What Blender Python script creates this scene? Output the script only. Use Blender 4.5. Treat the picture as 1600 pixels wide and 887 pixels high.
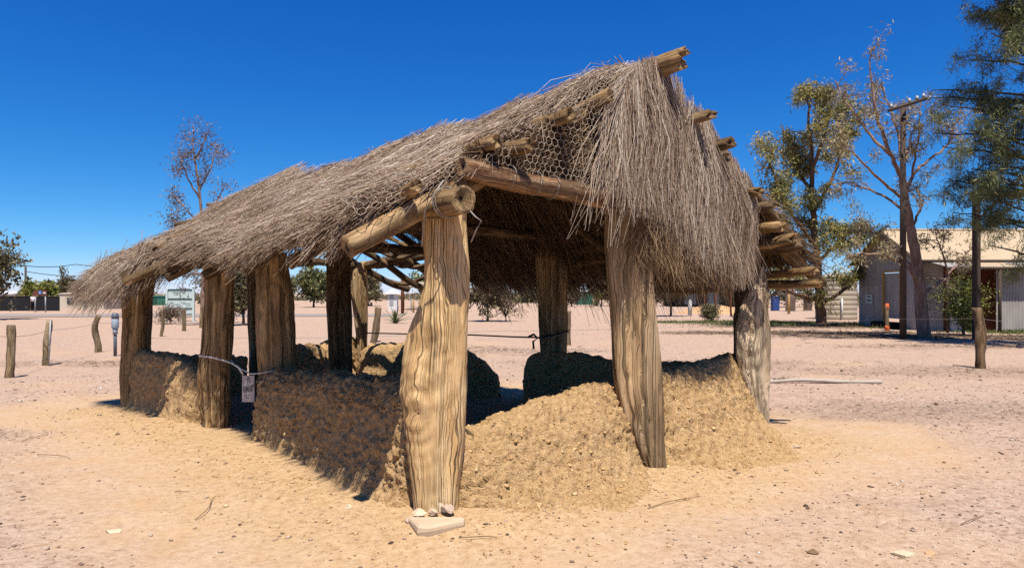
import bpy, math, random
import numpy as np
from mathutils import Matrix, Vector

for o in list(bpy.data.objects):
    bpy.data.objects.remove(o, do_unlink=True)
SC = bpy.context.scene
COL = SC.collection
rng = np.random.default_rng(11)
random.seed(11)

# ------------------------------------------------------------------ camera
H, F, HOR = 1.6, 1066.7, 458.0
cam = bpy.data.cameras.new('camera')
cam.sensor_width = 36.0
cam.lens = 24.0
cam.shift_y = 14.5 / 1600.0
cam.clip_start = 0.05
cam.clip_end = 6000
camo = bpy.data.objects.new('camera', cam)
camo.location = (0, 0, H)
camo.rotation_euler = (math.radians(90), 0, 0)
COL.objects.link(camo)
SC.camera = camo

# ------------------------------------------------------------------ world, sun, exposure
LIGHT = Vector((-0.06, 0.43, -1.0)).normalized()      # direction the sunlight travels
SUN_EL = math.asin(-LIGHT.z)
world = bpy.data.worlds.new('World')
SC.world = world
world.use_nodes = True
wn, wl = world.node_tree.nodes, world.node_tree.links
wn.clear()
sky = wn.new('ShaderNodeTexSky')
sky.sky_type = 'NISHITA'
sky.sun_disc = False
sky.sun_elevation = SUN_EL
to_sun = -LIGHT
sky.sun_rotation = math.atan2(to_sun.x, to_sun.y)
sky.altitude = 1000
sky.air_density = 0.7
sky.dust_density = 0.3
sky.ozone_density = 4.0
# deep dry-air blue: one contrast curve per channel over the whole sky
SKY_STR = 0.07
sx = wn.new('ShaderNodeSeparateColor'); cx = wn.new('ShaderNodeCombineColor')
wl.new(sky.outputs['Color'], sx.inputs[0])
for k_, (pw, gain) in enumerate(((2.12, 1.86), (1.15, 1.05), (0.68, 1.07))):
    m0 = wn.new('ShaderNodeMath'); m0.operation = 'MULTIPLY'; m0.inputs[1].default_value = 0.1
    m1 = wn.new('ShaderNodeMath'); m1.operation = 'POWER'; m1.inputs[1].default_value = pw
    m2 = wn.new('ShaderNodeMath'); m2.operation = 'MULTIPLY'; m2.inputs[1].default_value = gain / 0.1
    wl.new(sx.outputs[k_], m0.inputs[0]); wl.new(m0.outputs[0], m1.inputs[0]); wl.new(m1.outputs[0], m2.inputs[0]); wl.new(m2.outputs[0], cx.inputs[k_])
bg = wn.new('ShaderNodeBackground')
bg.inputs['Strength'].default_value = SKY_STR
wo = wn.new('ShaderNodeOutputWorld')
wl.new(cx.outputs[0], bg.inputs['Color'])
wl.new(bg.outputs['Background'], wo.inputs['Surface'])

sun = bpy.data.lights.new('sun', 'SUN')
sun.energy = 5.0
sun.angle = math.radians(0.53)
sun.color = (1.0, 0.94, 0.85)
suno = bpy.data.objects.new('sun', sun)
suno.rotation_euler = LIGHT.to_track_quat('-Z', 'Y').to_euler()
suno.location = (4, -20, 40)
COL.objects.link(suno)

SC.view_settings.view_transform = 'Standard'
SC.view_settings.look = 'None'
SC.view_settings.exposure = 0.72
SC.view_settings.gamma = 1.0
SC.view_settings.use_curve_mapping = False
SC.render.engine = 'CYCLES'
SC.cycles.max_bounces = 4
SC.cycles.diffuse_bounces = 2
SC.cycles.use_adaptive_sampling = True
SC.cycles.adaptive_threshold = 0.015
SC.cycles.use_denoising = False

# ------------------------------------------------------------------ numeric helpers
def PX(px, py, D):
    """point at depth D that is seen at photo pixel (px, py)"""
    return np.array([(px - 800.0) / F * D, D, H + (HOR - py) / F * D])

def ground_D(py):
    return H * F / (py - HOR)

_perm = np.random.default_rng(5).permutation(256)
_perm = np.concatenate([_perm, _perm, _perm])
_g = np.random.default_rng(6).normal(size=(256, 3))
_g /= np.linalg.norm(_g, axis=1)[:, None]

def pnoise(p):
    p = np.asarray(p, float)
    i = np.floor(p).astype(int)
    f = p - i
    u = f * f * f * (f * (f * 6 - 15) + 10)
    i &= 255
    out = 0
    for dx in (0, 1):
        wx = u[:, 0] if dx else 1 - u[:, 0]
        for dy in (0, 1):
            wy = u[:, 1] if dy else 1 - u[:, 1]
            for dz in (0, 1):
                wz = u[:, 2] if dz else 1 - u[:, 2]
                h = _perm[_perm[_perm[(i[:, 0] + dx) & 255] + ((i[:, 1] + dy) & 255)] + ((i[:, 2] + dz) & 255)]
                g = _g[h]
                d = (f[:, 0] - dx) * g[:, 0] + (f[:, 1] - dy) * g[:, 1] + (f[:, 2] - dz) * g[:, 2]
                out = out + wx * wy * wz * d
    return out * 1.6

def fbm(p, octv=4, gain=0.5):
    p = np.asarray(p, float)
    a, s, t = 1.0, 0, 0
    for k in range(octv):
        s = s + a * pnoise(p * (2.03 ** k) + 17.3 * k)
        t += a
        a *= gain
    return s / t

def sstep(a, b, x):
    t = np.clip((x - a) / (b - a), 0, 1)
    return t * t * (3 - 2 * t)

def unit(v):
    v = np.asarray(v, float)
    n = np.linalg.norm(v, axis=-1, keepdims=True)
    return v / np.maximum(n, 1e-9)

# ------------------------------------------------------------------ object helpers
def tag(o, label=None, cat=None, group=None, kind=None):
    if label: o['label'] = label
    if cat: o['category'] = cat
    if group: o['group'] = group
    if kind: o['kind'] = kind
    return o

def empty(name, loc, label=None, cat=None, group=None):
    o = bpy.data.objects.new(name, None)
    o.location = [float(c) for c in loc]
    o.empty_display_size = 0.2
    COL.objects.link(o)
    return tag(o, label, cat, group)

def origin_of(o):
    v = np.zeros(3)
    while o is not None:
        v = v + np.array(o.location)
        o = o.parent
    return v

def mesh(name, verts, faces, mat, parent=None, smooth=False, attr=None, loc=None):
    """verts in world coordinates; one mesh object, its origin at its parent (or at loc)"""
    verts = np.asarray(verts, float)
    org = origin_of(parent) if parent is not None else (np.asarray(loc, float) if loc is not None else np.zeros(3))
    me = bpy.data.meshes.new(name)
    v = (verts - org).astype(np.float32)
    if isinstance(faces, np.ndarray):
        n, k = faces.shape
        me.vertices.add(len(v)); me.vertices.foreach_set('co', v.ravel())
        me.loops.add(n * k); me.loops.foreach_set('vertex_index', faces.astype(np.int32).ravel())
        me.polygons.add(n)
        me.polygons.foreach_set('loop_start', (np.arange(n) * k).astype(np.int32))
        me.update(calc_edges=True)
    else:
        me.from_pydata(v.tolist(), [], faces)
        me.update()
    if smooth:
        me.polygons.foreach_set('use_smooth', np.ones(len(me.polygons), bool))
    for m in (mat if isinstance(mat, (list, tuple)) else [mat]):
        me.materials.append(m)
    if attr:
        for an, av in attr.items():
            a = me.attributes.new(an, 'FLOAT', 'POINT')
            a.data.foreach_set('value', np.asarray(av, np.float32))
    me.validate()
    o = bpy.data.objects.new(name, me)
    COL.objects.link(o)
    if parent is not None:
        o.parent = parent
    elif loc is not None:
        o.location = [float(c) for c in loc]
    return o

class MB:
    """collects boxes and tubes into one mesh"""
    def __init__(s): s.v, s.f = [], []
    def add(s, v, f):
        b = len(s.v); s.v += [list(map(float, q)) for q in v]; s.f += [[b + i for i in q] for q in f]; return s
    def box(s, lo, hi, bev=0.0):
        x0, y0, z0 = lo; x1, y1, z1 = hi
        return s.add([(x0,y0,z0),(x1,y0,z0),(x1,y1,z0),(x0,y1,z0),(x0,y0,z1),(x1,y0,z1),(x1,y1,z1),(x0,y1,z1)],
                     [(3,2,1,0),(4,5,6,7),(0,1,5,4),(1,2,6,5),(2,3,7,6),(3,0,4,7)])
    def tube(s, pts, r, n=8, cap=True):
        pts = [np.asarray(p, float) for p in pts]
        rs = r if hasattr(r, '__len__') else [r] * len(pts)
        v, f = [], []
        for i, p in enumerate(pts):
            d = unit(pts[min(i + 1, len(pts) - 1)] - pts[max(i - 1, 0)])
            a = unit(np.cross(d, [0.13, 0.2, 0.97] if abs(d[2]) < 0.9 else [1, 0.1, 0]))
            b = np.cross(d, a)
            for k in range(n):
                t = 2 * math.pi * k / n
                v.append(p + rs[i] * (math.cos(t) * a + math.sin(t) * b))
        for i in range(len(pts) - 1):
            for k in range(n):
                f.append((i*n+k, i*n+(k+1)%n, (i+1)*n+(k+1)%n, (i+1)*n+k))
        if cap:
            f.append(tuple(range(n))[::-1]); f.append(tuple((len(pts)-1)*n+k for k in range(n)))
        return s.add(v, f)
    def build(s, name, mat, parent=None, smooth=False, loc=None):
        return mesh(name, s.v, s.f, mat, parent, smooth, None, loc)

# ------------------------------------------------------------------ materials
class NT:
    def __init__(s, name):
        s.m = bpy.data.materials.new(name); s.m.use_nodes = True
        s.n, s.l = s.m.node_tree.nodes, s.m.node_tree.links
        s.n.clear()
        s.out = s.n.new('ShaderNodeOutputMaterial')
        s.b = s.n.new('ShaderNodeBsdfPrincipled')
        s.l.new(s.b.outputs[0], s.out.inputs[0])
        s.b.inputs['Roughness'].default_value = 0.85
        s.b.inputs['Specular IOR Level'].default_value = 0.2
    def new(s, t, **kw):
        n = s.n.new(t)
        for k, v in kw.items(): setattr(n, k, v)
        return n
    def set(s, sock, v):
        if hasattr(v, 'is_output') or isinstance(v, bpy.types.NodeSocket): s.l.new(v, sock)
        else: sock.default_value = v
    def coord(s, out='Object'):
        return s.new('ShaderNodeTexCoord').outputs[out]
    def mapping(s, vec, scale=(1,1,1), loc=None):
        m = s.new('ShaderNodeMapping'); s.set(m.inputs['Vector'], vec); m.inputs['Scale'].default_value = scale
        if loc is not None: s.set(m.inputs['Location'], loc)
        return m.outputs[0]
    def noise(s, vec, scale, detail=4, rough=0.55, dist=0.0, out='Fac'):
        n = s.new('ShaderNodeTexNoise'); s.set(n.inputs['Vector'], vec)
        n.inputs['Scale'].default_value = scale; n.inputs['Detail'].default_value = detail
        n.inputs['Roughness'].default_value = rough; n.inputs['Distortion'].default_value = dist
        return n.outputs[out]
    def voro(s, vec, scale, feature='F1', out='Distance'):
        n = s.new('ShaderNodeTexVoronoi', feature=feature); s.set(n.inputs['Vector'], vec)
        n.inputs['Scale'].default_value = scale
        return n.outputs[out]
    def ramp(s, fac, stops, interp='LINEAR'):
        r = s.new('ShaderNodeValToRGB'); s.set(r.inputs[0], fac); cr = r.color_ramp; cr.interpolation = interp
        while len(cr.elements) < len(stops): cr.elements.new(0.5)
        for e, (p, c) in zip(cr.elements, stops):
            e.position = p
            e.color = (c, c, c, 1) if not hasattr(c, '__len__') else tuple(c) + (1,)
        return r.outputs[0]
    def mix(s, fac, a, b, mode='MIX'):
        m = s.new('ShaderNodeMix', data_type='RGBA', blend_type=mode)
        s.set(m.inputs[0], fac)
        for sock, v in ((m.inputs[6], a), (m.inputs[7], b)):
            if isinstance(v, tuple): sock.default_value = v + (1,) if len(v) == 3 else v
            else: s.l.new(v, sock)
        return m.outputs[2]
    def math(s, op, a, b=0.0, c=None):
        m = s.new('ShaderNodeMath', operation=op)
        s.set(m.inputs[0], a); s.set(m.inputs[1], b)
        if c is not None: s.set(m.inputs[2], c)
        return m.outputs[0]
    def vmath(s, op, a, b):
        m = s.new('ShaderNodeVectorMath', operation=op)
        s.set(m.inputs[0], a); s.set(m.inputs[1], b)
        return m.outputs[0]
    def attr(s, name, out='Fac'):
        n = s.new('ShaderNodeAttribute'); n.attribute_name = name
        return n.outputs[out]
    def rnd(s):
        return s.new('ShaderNodeObjectInfo').outputs['Random']
    def bump(s, h, strength=0.5, dist=0.01, prev=None):
        b = s.new('ShaderNodeBump'); s.set(b.inputs['Height'], h)
        b.inputs['Strength'].default_value = strength; b.inputs['Distance'].default_value = dist
        if prev is not None: s.l.new(prev, b.inputs['Normal'])
        return b.outputs[0]
    def albedo(s, c):
        # all base colours below are written about 1.4 times too light; bring them to real reflectances here
        return s.mix(1.0, c, (0.70, 0.70, 0.70), 'MULTIPLY')
    def done(s, color, normal=None, rough=None, spec=None):
        color = s.albedo(color)
        s.l.new(color, s.b.inputs['Base Color'])
        if normal is not None: s.l.new(normal, s.b.inputs['Normal'])
        if rough is not None: s.set(s.b.inputs['Roughness'], rough)
        if spec is not None: s.b.inputs['Specular IOR Level'].default_value = spec
        return s.m

def plain(name, c, rough=0.8, spec=0.2, var=0.12, scale=6.0, metal=0.0):
    t = NT(name)
    co = t.coord()
    n = t.noise(co, scale, 5)
    col = t.mix(n, tuple(x * (1 - var) for x in c), tuple(min(1, x * (1 + var)) for x in c))
    t.b.inputs['Metallic'].default_value = metal
    return t.done(col, t.bump(t.noise(co, scale * 6, 4), 0.15, 0.01), rough, spec)

def wood_mat(name, lo, mid, hi, grey, grain=16.0, swirl=0.05, crack=0.5, greyness=0.5, fine=0.25):
    """weathered timber, grain along local Z, growth rings on the sawn ends"""
    t = NT(name)
    co = t.coord()
    seed = t.math('MULTIPLY', t.rnd(), 37.0)
    comb = t.new('ShaderNodeCombineXYZ')
    for k in range(3): t.l.new(seed, comb.inputs[k])
    base = t.vmath('ADD', co, comb.outputs[0])
    # lazy warp of the grain round knots
    wv = t.noise(t.mapping(base, (1, 1, 0.7)), 4.5, 2, 0.5, 0.0, 'Color')
    wv = t.vmath('SUBTRACT', wv, (0.5, 0.5, 0.5))
    wv = t.vmath('MULTIPLY', wv, (swirl * 2, swirl * 2, swirl * 2))
    p = t.vmath('ADD', base, wv)
    pc = t.vmath('ADD', base, t.vmath('MULTIPLY', wv, (0.28, 0.28, 0.28)))
    g1 = t.noise(t.mapping(p, (grain, grain, grain * 0.03)), 1.0, 6, 0.62)
    g2 = t.noise(t.mapping(p, (grain * 4, grain * 4, grain * 0.09)), 1.0, 4, 0.6)
    col = t.ramp(g1, [(0.33, lo), (0.47, mid), (0.62, hi)])
    col = t.mix(t.math('MULTIPLY', t.ramp(g2, [(0.35, 0.0), (0.7, 1.0)]), 0.35), col, hi)
    big = t.ramp(t.noise(t.mapping(base, (2.2, 2.2, 0.9)), 1.0, 4), [(0.42, 0.0), (0.62, 1.0)])
    col = t.mix(t.math('MULTIPLY', big, greyness), col, t.mix(g1, tuple(0.55 * x for x in grey), grey))
    # long drying cracks
    sx_ = t.new('ShaderNodeSeparateXYZ'); t.l.new(co, sx_.inputs[0])
    ang = t.math('ARCTAN2', sx_.outputs[0], t.math('MULTIPLY', sx_.outputs[1], -1.0))
    wob = t.math('MULTIPLY', t.math('SUBTRACT', t.noise(t.mapping(base, (3.5, 3.5, 1.6)), 1.0, 3, 0.55), 0.5), 0.6 + swirl * 62.0)
    def lines(freq, sd_, w0, w1, lo_):
        n1 = t.new('ShaderNodeTexNoise'); n1.noise_dimensions = '1D'
        t.l.new(t.math('ADD', t.math('MULTIPLY', t.math('ADD', ang, t.math('MULTIPLY', wob, 0.16)), freq), t.math('MULTIPLY', seed, sd_)), n1.inputs['W'])
        n1.inputs['Scale'].default_value = 1.0; n1.inputs['Detail'].default_value = 1.5
        return t.ramp(t.math('ABSOLUTE', t.math('SUBTRACT', n1.outputs[0], 0.5)), [(0.0, lo_), (w0, lo_ + 0.15), (w1, 1.0)])
    brk = t.ramp(t.noise(t.mapping(base, (5, 5, 1.1)), 1.0, 2), [(0.36, 1.0), (0.50, 0.0)])
    ckm = t.math('MAXIMUM', lines(grain * 0.62, 1.0, 0.012, 0.03, 0.0), brk)
    brk2 = t.ramp(t.noise(t.mapping(base, (9, 9, 1.6)), 1.0, 2), [(0.46, 1.0), (0.60, 0.0)])
    ck2 = t.math('MAXIMUM', lines(grain * 2.6, 1.7, 0.012, 0.05, fine), brk2)
    ckm = t.math('MULTIPLY', ckm, ck2)
    col = t.mix(t.math('MULTIPLY', t.math('SUBTRACT', 1.0, ckm), crack), col, (0.05, 0.03, 0.018))
    # end grain
    nz = t.new('ShaderNodeSeparateXYZ'); t.l.new(t.coord('Normal'), nz.inputs[0])
    endm = t.ramp(t.math('ABSOLUTE', nz.outputs[2]), [(0.80, 0.0), (0.9, 1.0)])
    ln = t.new('ShaderNodeVectorMath', operation='LENGTH')
    t.l.new(t.mapping(co, (1, 1, 0)), ln.inputs[0])
    ring = t.math('SINE', t.math('ADD', t.math('MULTIPLY', ln.outputs['Value'], 420.0), t.math('MULTIPLY', t.noise(co, 14, 3), 9.0)))
    ecol = t.mix(t.math('MULTIPLY_ADD', ring, 0.18, t.noise(co, 60, 4, 0.7)), tuple(0.45 * x for x in mid), tuple(min(1, 1.1 * x) for x in hi))
    ecol = t.mix(t.ramp(ln.outputs['Value'], [(0.012, 1.0), (0.03, 0.0)]), ecol, (0.06, 0.035, 0.02))
    col = t.mix(endm, col, ecol)
    h = t.math('ADD', t.math('MULTIPLY', g1, 0.6), t.math('MULTIPLY', g2, 0.35))
    h = t.math('ADD', h, t.math('MULTIPLY', ckm, 0.5))
    return t.done(col, t.bump(h, 1.0, 0.022), 0.85, 0.12)

M = {}
M['post'] = wood_mat('post_wood', (0.22, 0.115, 0.045), (0.50, 0.295, 0.125), (0.68, 0.455, 0.22), (0.43, 0.31, 0.19), 13, 0.035, 0.8, 0.3, 0.6)
M['post_front'] = wood_mat('post_wood_pale', (0.52, 0.295, 0.115), (0.76, 0.48, 0.21), (0.92, 0.66, 0.355), (0.64, 0.46, 0.26), 12, 0.065, 0.75, 0.3, 0.85)
M['post_pale'] = wood_mat('post_wood_silver', (0.40, 0.27, 0.15), (0.68, 0.51, 0.32), (0.92, 0.73, 0.50), (0.70, 0.57, 0.42), 13, 0.07, 0.8, 0.45, 0.65)
M['post_grey'] = wood_mat('post_wood_grey', (0.28, 0.15, 0.06), (0.56, 0.355, 0.17), (0.74, 0.52, 0.29), (0.50, 0.385, 0.255), 15, 0.010, 0.75, 0.5, 0.55)
M['log'] = wood_mat('log_wood', (0.19, 0.095, 0.035), (0.44, 0.255, 0.105), (0.62, 0.42, 0.215), (0.38, 0.275, 0.175), 15, 0.05, 0.7, 0.45)
M['logred'] = wood_mat('log_red_bark', (0.18, 0.08, 0.04), (0.40, 0.195, 0.09), (0.58, 0.38, 0.22), (0.46, 0.35, 0.25), 20, 0.10, 0.6, 0.45)
M['oldlog'] = wood_mat('log_old', (0.085, 0.047, 0.024), (0.22, 0.132, 0.065), (0.38, 0.255, 0.14), (0.27, 0.205, 0.145), 15, 0.06, 0.6, 0.4)
M['fpost'] = wood_mat('fence_wood', (0.17, 0.10, 0.05), (0.37, 0.25, 0.13), (0.52, 0.385, 0.23), (0.40, 0.32, 0.23), 20, 0.05, 0.6, 0.45)

def strand_mat(name, stops, transl=0.0):
    t = NT(name)
    col = t.ramp(t.attr('tint'), stops)
    return t.done(col, None, 0.7, 0.25)
M['thatch'] = strand_mat('thatch_strands', [(0.0, (0.085, 0.05, 0.03)), (0.3, (0.27, 0.175, 0.108)), (0.62, (0.46, 0.325, 0.225)), (0.88, (0.65, 0.505, 0.375)), (1.0, (0.78, 0.665, 0.54))])
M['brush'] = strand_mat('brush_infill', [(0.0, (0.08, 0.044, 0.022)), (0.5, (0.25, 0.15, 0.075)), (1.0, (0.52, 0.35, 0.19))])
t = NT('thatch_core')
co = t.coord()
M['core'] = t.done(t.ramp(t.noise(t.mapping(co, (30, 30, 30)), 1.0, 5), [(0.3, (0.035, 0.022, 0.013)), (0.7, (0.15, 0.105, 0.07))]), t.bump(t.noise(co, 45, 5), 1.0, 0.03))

# mud: straw and clay
t = NT('mud')
co = t.coord()
n1 = t.noise(co, 2.2, 5); n2 = t.noise(co, 22, 6, 0.7)
col = t.ramp(n2, [(0.30, (0.30, 0.165, 0.065)), (0.48, (0.64, 0.40, 0.185)), (0.70, (0.82, 0.575, 0.31))])
col = t.mix(t.math('MULTIPLY', t.ramp(n1, [(0.4, 0.0), (0.65, 1.0)]), 0.4), col, (0.72, 0.47, 0.24))
n3 = t.noise(t.mapping(co, (1, 1, 0.6)), 95, 3, 0.7)
h = t.math('ADD', t.math('MULTIPLY', n2, 1.0), t.math('MULTIPLY', n3, 0.5))
nb = t.bump(h, 1.0, 0.035)
col = t.mix(t.math('MULTIPLY', t.ramp(n3, [(0.30, 1.0), (0.42, 0.0)]), 0.55), col, (0.15, 0.085, 0.035))
M['mud'] = t.done(col, nb, 0.95, 0.05)
t = NT('clod')
CLOD = t
M['clod'] = t.done(t.ramp(t.attr('tint'), [(0.0, (0.28, 0.155, 0.06)), (0.5, (0.60, 0.375, 0.17)), (1.0, (0.80, 0.57, 0.31))]), t.bump(t.noise(t.coord(), 90, 4), 0.6, 0.006), 0.95, 0.05)
M['pebble'] = strand_mat('pebbles', [(0.0, (0.10, 0.062, 0.042)), (0.35, (0.30, 0.19, 0.13)), (0.7, (0.50, 0.365, 0.27)), (0.95, (0.64, 0.54, 0.45)), (1.0, (0.78, 0.74, 0.68))])
M['litter'] = strand_mat('leaf_litter', [(0.0, (0.07, 0.042, 0.025)), (0.6, (0.20, 0.125, 0.075)), (1.0, (0.38, 0.27, 0.17))])
M['grass'] = strand_mat('grass_blades', [(0.0, (0.05, 0.085, 0.02)), (0.6, (0.13, 0.17, 0.045)), (1.0, (0.30, 0.27, 0.11))])

# ground: pinkish gravelly dirt, pale orange sand round the shelter, straw mud at its walls
t = NT('ground')
co = t.coord()
soil = t.attr('soil')      # 1 at the walls .. 0 far away
sand = t.attr('sand')
lit = t.attr('litter')
nA = t.noise(co, 0.35, 4, 0.6); nB = t.noise(co, 2.4, 4, 0.65); nC = t.noise(co, 16, 5, 0.75); nD = t.noise(co, 75, 2, 0.7)
grav = t.ramp(nC, [(0.32, (0.24, 0.15, 0.105)), (0.45, (0.51, 0.355, 0.26)), (0.66, (0.67, 0.50, 0.385))])
grav = t.mix(t.math('MULTIPLY', t.ramp(nA, [(0.38, 0.0), (0.62, 1.0)]), 0.4), grav, (0.58, 0.39, 0.265))
grav = t.mix(t.math('MULTIPLY', t.ramp(nB, [(0.5, 0.0), (0.72, 1.0)]), 0.40), grav, (0.36, 0.225, 0.155))
grav = t.mix(t.math('MULTIPLY', t.ramp(nD, [(0.60, 0.0), (0.72, 1.0)]), 0.6), grav, (0.19, 0.12, 0.085))
wst = t.voro(co, 16, 'F1', 'Color')
sep = t.new('ShaderNodeSeparateColor'); t.l.new(wst, sep.inputs[0])
wsd = t.voro(co, 16)
wm = t.math('MULTIPLY', t.math('GREATER_THAN', sep.outputs[0], 0.94), t.math('LESS_THAN', wsd, 0.22))
grav = t.mix(t.math('MULTIPLY', wm, 0.8), grav, (0.72, 0.64, 0.56))
sandc = t.ramp(nC, [(0.25, (0.48, 0.32, 0.19)), (0.5, (0.63, 0.435, 0.275)), (0.78, (0.72, 0.535, 0.375))])
sandc = t.mix(t.math('MULTIPLY', t.ramp(nB, [(0.42, 0.0), (0.66, 1.0)]), 0.6), sandc, (0.62, 0.385, 0.19))
mudc = t.ramp(nC, [(0.25, (0.34, 0.205, 0.10)), (0.5, (0.60, 0.395, 0.21)), (0.75, (0.73, 0.53, 0.32))])
mudc = t.mix(t.math('MULTIPLY', t.ramp(nD, [(0.56, 0.0), (0.7, 1.0)]), 0.5), mudc, (0.25, 0.155, 0.075))
nE = t.noise(co, 6.5, 4, 0.75)
grav = t.mix(t.math('MULTIPLY', t.ramp(nE, [(0.54, 0.0), (0.68, 1.0)]), 0.55), grav, (0.30, 0.18, 0.12))
grav = t.mix(t.math('MULTIPLY', t.ramp(nE, [(0.30, 1.0), (0.44, 0.0)]), 0.5), grav, (0.66, 0.49, 0.37))
col = t.mix(sand, grav, sandc)
col = t.mix(soil, col, mudc)
col = t.mix(t.math('MULTIPLY', lit, t.ramp(nC, [(0.35, 1.0), (0.62, 0.25)])), col, (0.13, 0.085, 0.055))
hh = t.math('ADD', t.math('MULTIPLY', nC, 0.7), t.math('MULTIPLY', nD, 0.35))
bs = t.bump(hh, 0.9, 0.03)
M['ground'] = t.done(col, bs, 0.95, 0.05)

t = NT('road')
co = t.coord()
M['road'] = t.done(t.ramp(t.noise(co, 1.2, 6), [(0.3, (0.30, 0.25, 0.22)), (0.7, (0.40, 0.33, 0.285))]), t.bump(t.noise(co, 60, 3), 0.3, 0.01), 0.9, 0.1)

M['wire'] = plain('galvanised_wire', (0.36, 0.31, 0.26), 0.6, 0.3, 0.3, 20, 0.2)
M['mesh_wire'] = plain('netting_wire', (0.50, 0.40, 0.295), 0.6, 0.3)
M['cable'] = plain('black_cable', (0.025, 0.023, 0.022), 0.6, 0.3)
M['cord'] = plain('white_cord', (0.70, 0.66, 0.60), 0.8, 0.1)
M['card'] = plain('card', (0.62, 0.55, 0.52), 0.8, 0.1, 0.05)
M['ink'] = plain('ink', (0.05, 0.04, 0.045), 0.8, 0.1)
M['stone'] = plain('stone', (0.62, 0.46, 0.31), 0.9, 0.1, 0.25, 9)
M['stone2'] = plain('stone_grey', (0.54, 0.40, 0.29), 0.9, 0.1, 0.25, 14)
M['stone3'] = plain('stone_pale', (0.68, 0.53, 0.36), 0.9, 0.1, 0.2, 14)
M['stick'] = plain('stick', (0.22, 0.135, 0.075), 0.9, 0.1, 0.3, 14)
M['galv'] = plain('galvanised_steel', (0.42, 0.42, 0.42), 0.55, 0.4, 0.15, 3, 0.2)
M['meter'] = plain('meter_grey', (0.36, 0.43, 0.50), 0.5, 0.4, 0.06)
M['meter_dark'] = plain('meter_cap', (0.10, 0.12, 0.15), 0.5, 0.4, 0.06)
M['pole'] = plain('pole_dark', (0.085, 0.06, 0.045), 0.85, 0.2, 0.3, 3)
M['concrete'] = plain('pole_concrete', (0.40, 0.32, 0.255), 0.9, 0.1, 0.15, 3)
M['white'] = plain('white_paint', (0.78, 0.77, 0.74), 0.6, 0.3, 0.05)
M['cream'] = plain('cream_wall', (0.70, 0.60, 0.46), 0.8, 0.2, 0.08, 1.0)
M['blackfence'] = plain('black_mesh', (0.018, 0.018, 0.022), 0.8, 0.2, 0.2, 1.0)
M['mint'] = plain('mint_panel', (0.60, 0.72, 0.68), 0.6, 0.3, 0.06, 5)
M['green'] = plain('green_paint', (0.02, 0.085, 0.055), 0.6, 0.3)
M['green2'] = plain('green_sheet', (0.04, 0.17, 0.11), 0.6, 0.3)
M['brownsign'] = plain('brown_sign', (0.17, 0.055, 0.03), 0.6, 0.3)
M['bluesign'] = plain('blue_sign', (0.03, 0.16, 0.50), 0.6, 0.3)
M['blue'] = plain('blue_panel', (0.03, 0.07, 0.25), 0.6, 0.3)
M['orange'] = plain('orange_paint', (0.78, 0.14, 0.03), 0.6, 0.3)
M['timber'] = plain('red_timber', (0.24, 0.10, 0.045), 0.85, 0.2, 0.2, 3)
M['yellowpost'] = plain('yellow_post', (0.55, 0.36, 0.13), 0.8, 0.2)
M['dark'] = plain('dark_opening', (0.012, 0.011, 0.011), 0.9, 0.1)
M['glass'] = plain('window_glass', (0.05, 0.06, 0.08), 0.12, 0.6, 0.05)
M['skin'] = plain('skin', (0.35, 0.2, 0.14), 0.7, 0.2)
M['shirt'] = plain('shirt_white', (0.75, 0.74, 0.75), 0.8, 0.1)
M['trousers'] = plain('trousers_black', (0.012, 0.012, 0.014), 0.8, 0.1)
M['tank'] = plain('tank_beige', (0.46, 0.385, 0.285), 0.6, 0.3, 0.1, 1.5)
M['roofbeige'] = plain('roof_beige', (0.56, 0.43, 0.28), 0.6, 0.3, 0.1, 1.0)
M['dirtpile'] = plain('dirt_orange', (0.60, 0.36, 0.19), 0.95, 0.05, 0.2, 2.0)
M['pipe'] = plain('pale_pole', (0.50, 0.42, 0.35), 0.8, 0.2, 0.12, 5)

t = NT('galv_sheet')
co = t.coord()
n = t.noise(t.mapping(co, (1.5, 1.5, 0.5)), 1.0, 6, 0.6)
col = t.ramp(n, [(0.3, (0.30, 0.275, 0.25)), (0.55, (0.43, 0.395, 0.36)), (0.75, (0.52, 0.48, 0.43))])
col = t.mix(t.ramp(t.noise(t.mapping(co, (5, 5, 0.6)), 1.0, 5), [(0.58, 0.0), (0.72, 0.6)]), col, (0.24, 0.15, 0.095))
M['sheet'] = t.done(col, None, 0.55, 0.35)
t = NT('rust_sheet')
co = t.coord()
n = t.noise(t.mapping(co, (2.5, 2.5, 0.5)), 1.0, 6, 0.6)
M['rust'] = t.done(t.ramp(n, [(0.3, (0.07, 0.022, 0.012)), (0.55, (0.17, 0.055, 0.028)), (0.8, (0.25, 0.11, 0.06))]), None, 0.9, 0.1)

def bark(name, lo, hi):
    t = NT(name)
    co = t.coord()
    n = t.noise(t.mapping(co, (9, 9, 2.0)), 1.0, 6, 0.65)
    return t.done(t.ramp(n, [(0.3, lo), (0.7, hi)]), t.bump(n, 0.8, 0.03), 0.9, 0.1)
M['bark_brown'] = bark('bark_brown', (0.075, 0.042, 0.026), (0.24, 0.15, 0.095))
M['bark_pink'] = bark('bark_pink', (0.15, 0.085, 0.06), (0.42, 0.29, 0.225))
M['bark_dark'] = bark('bark_dark', (0.035, 0.026, 0.02), (0.11, 0.08, 0.06))

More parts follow.
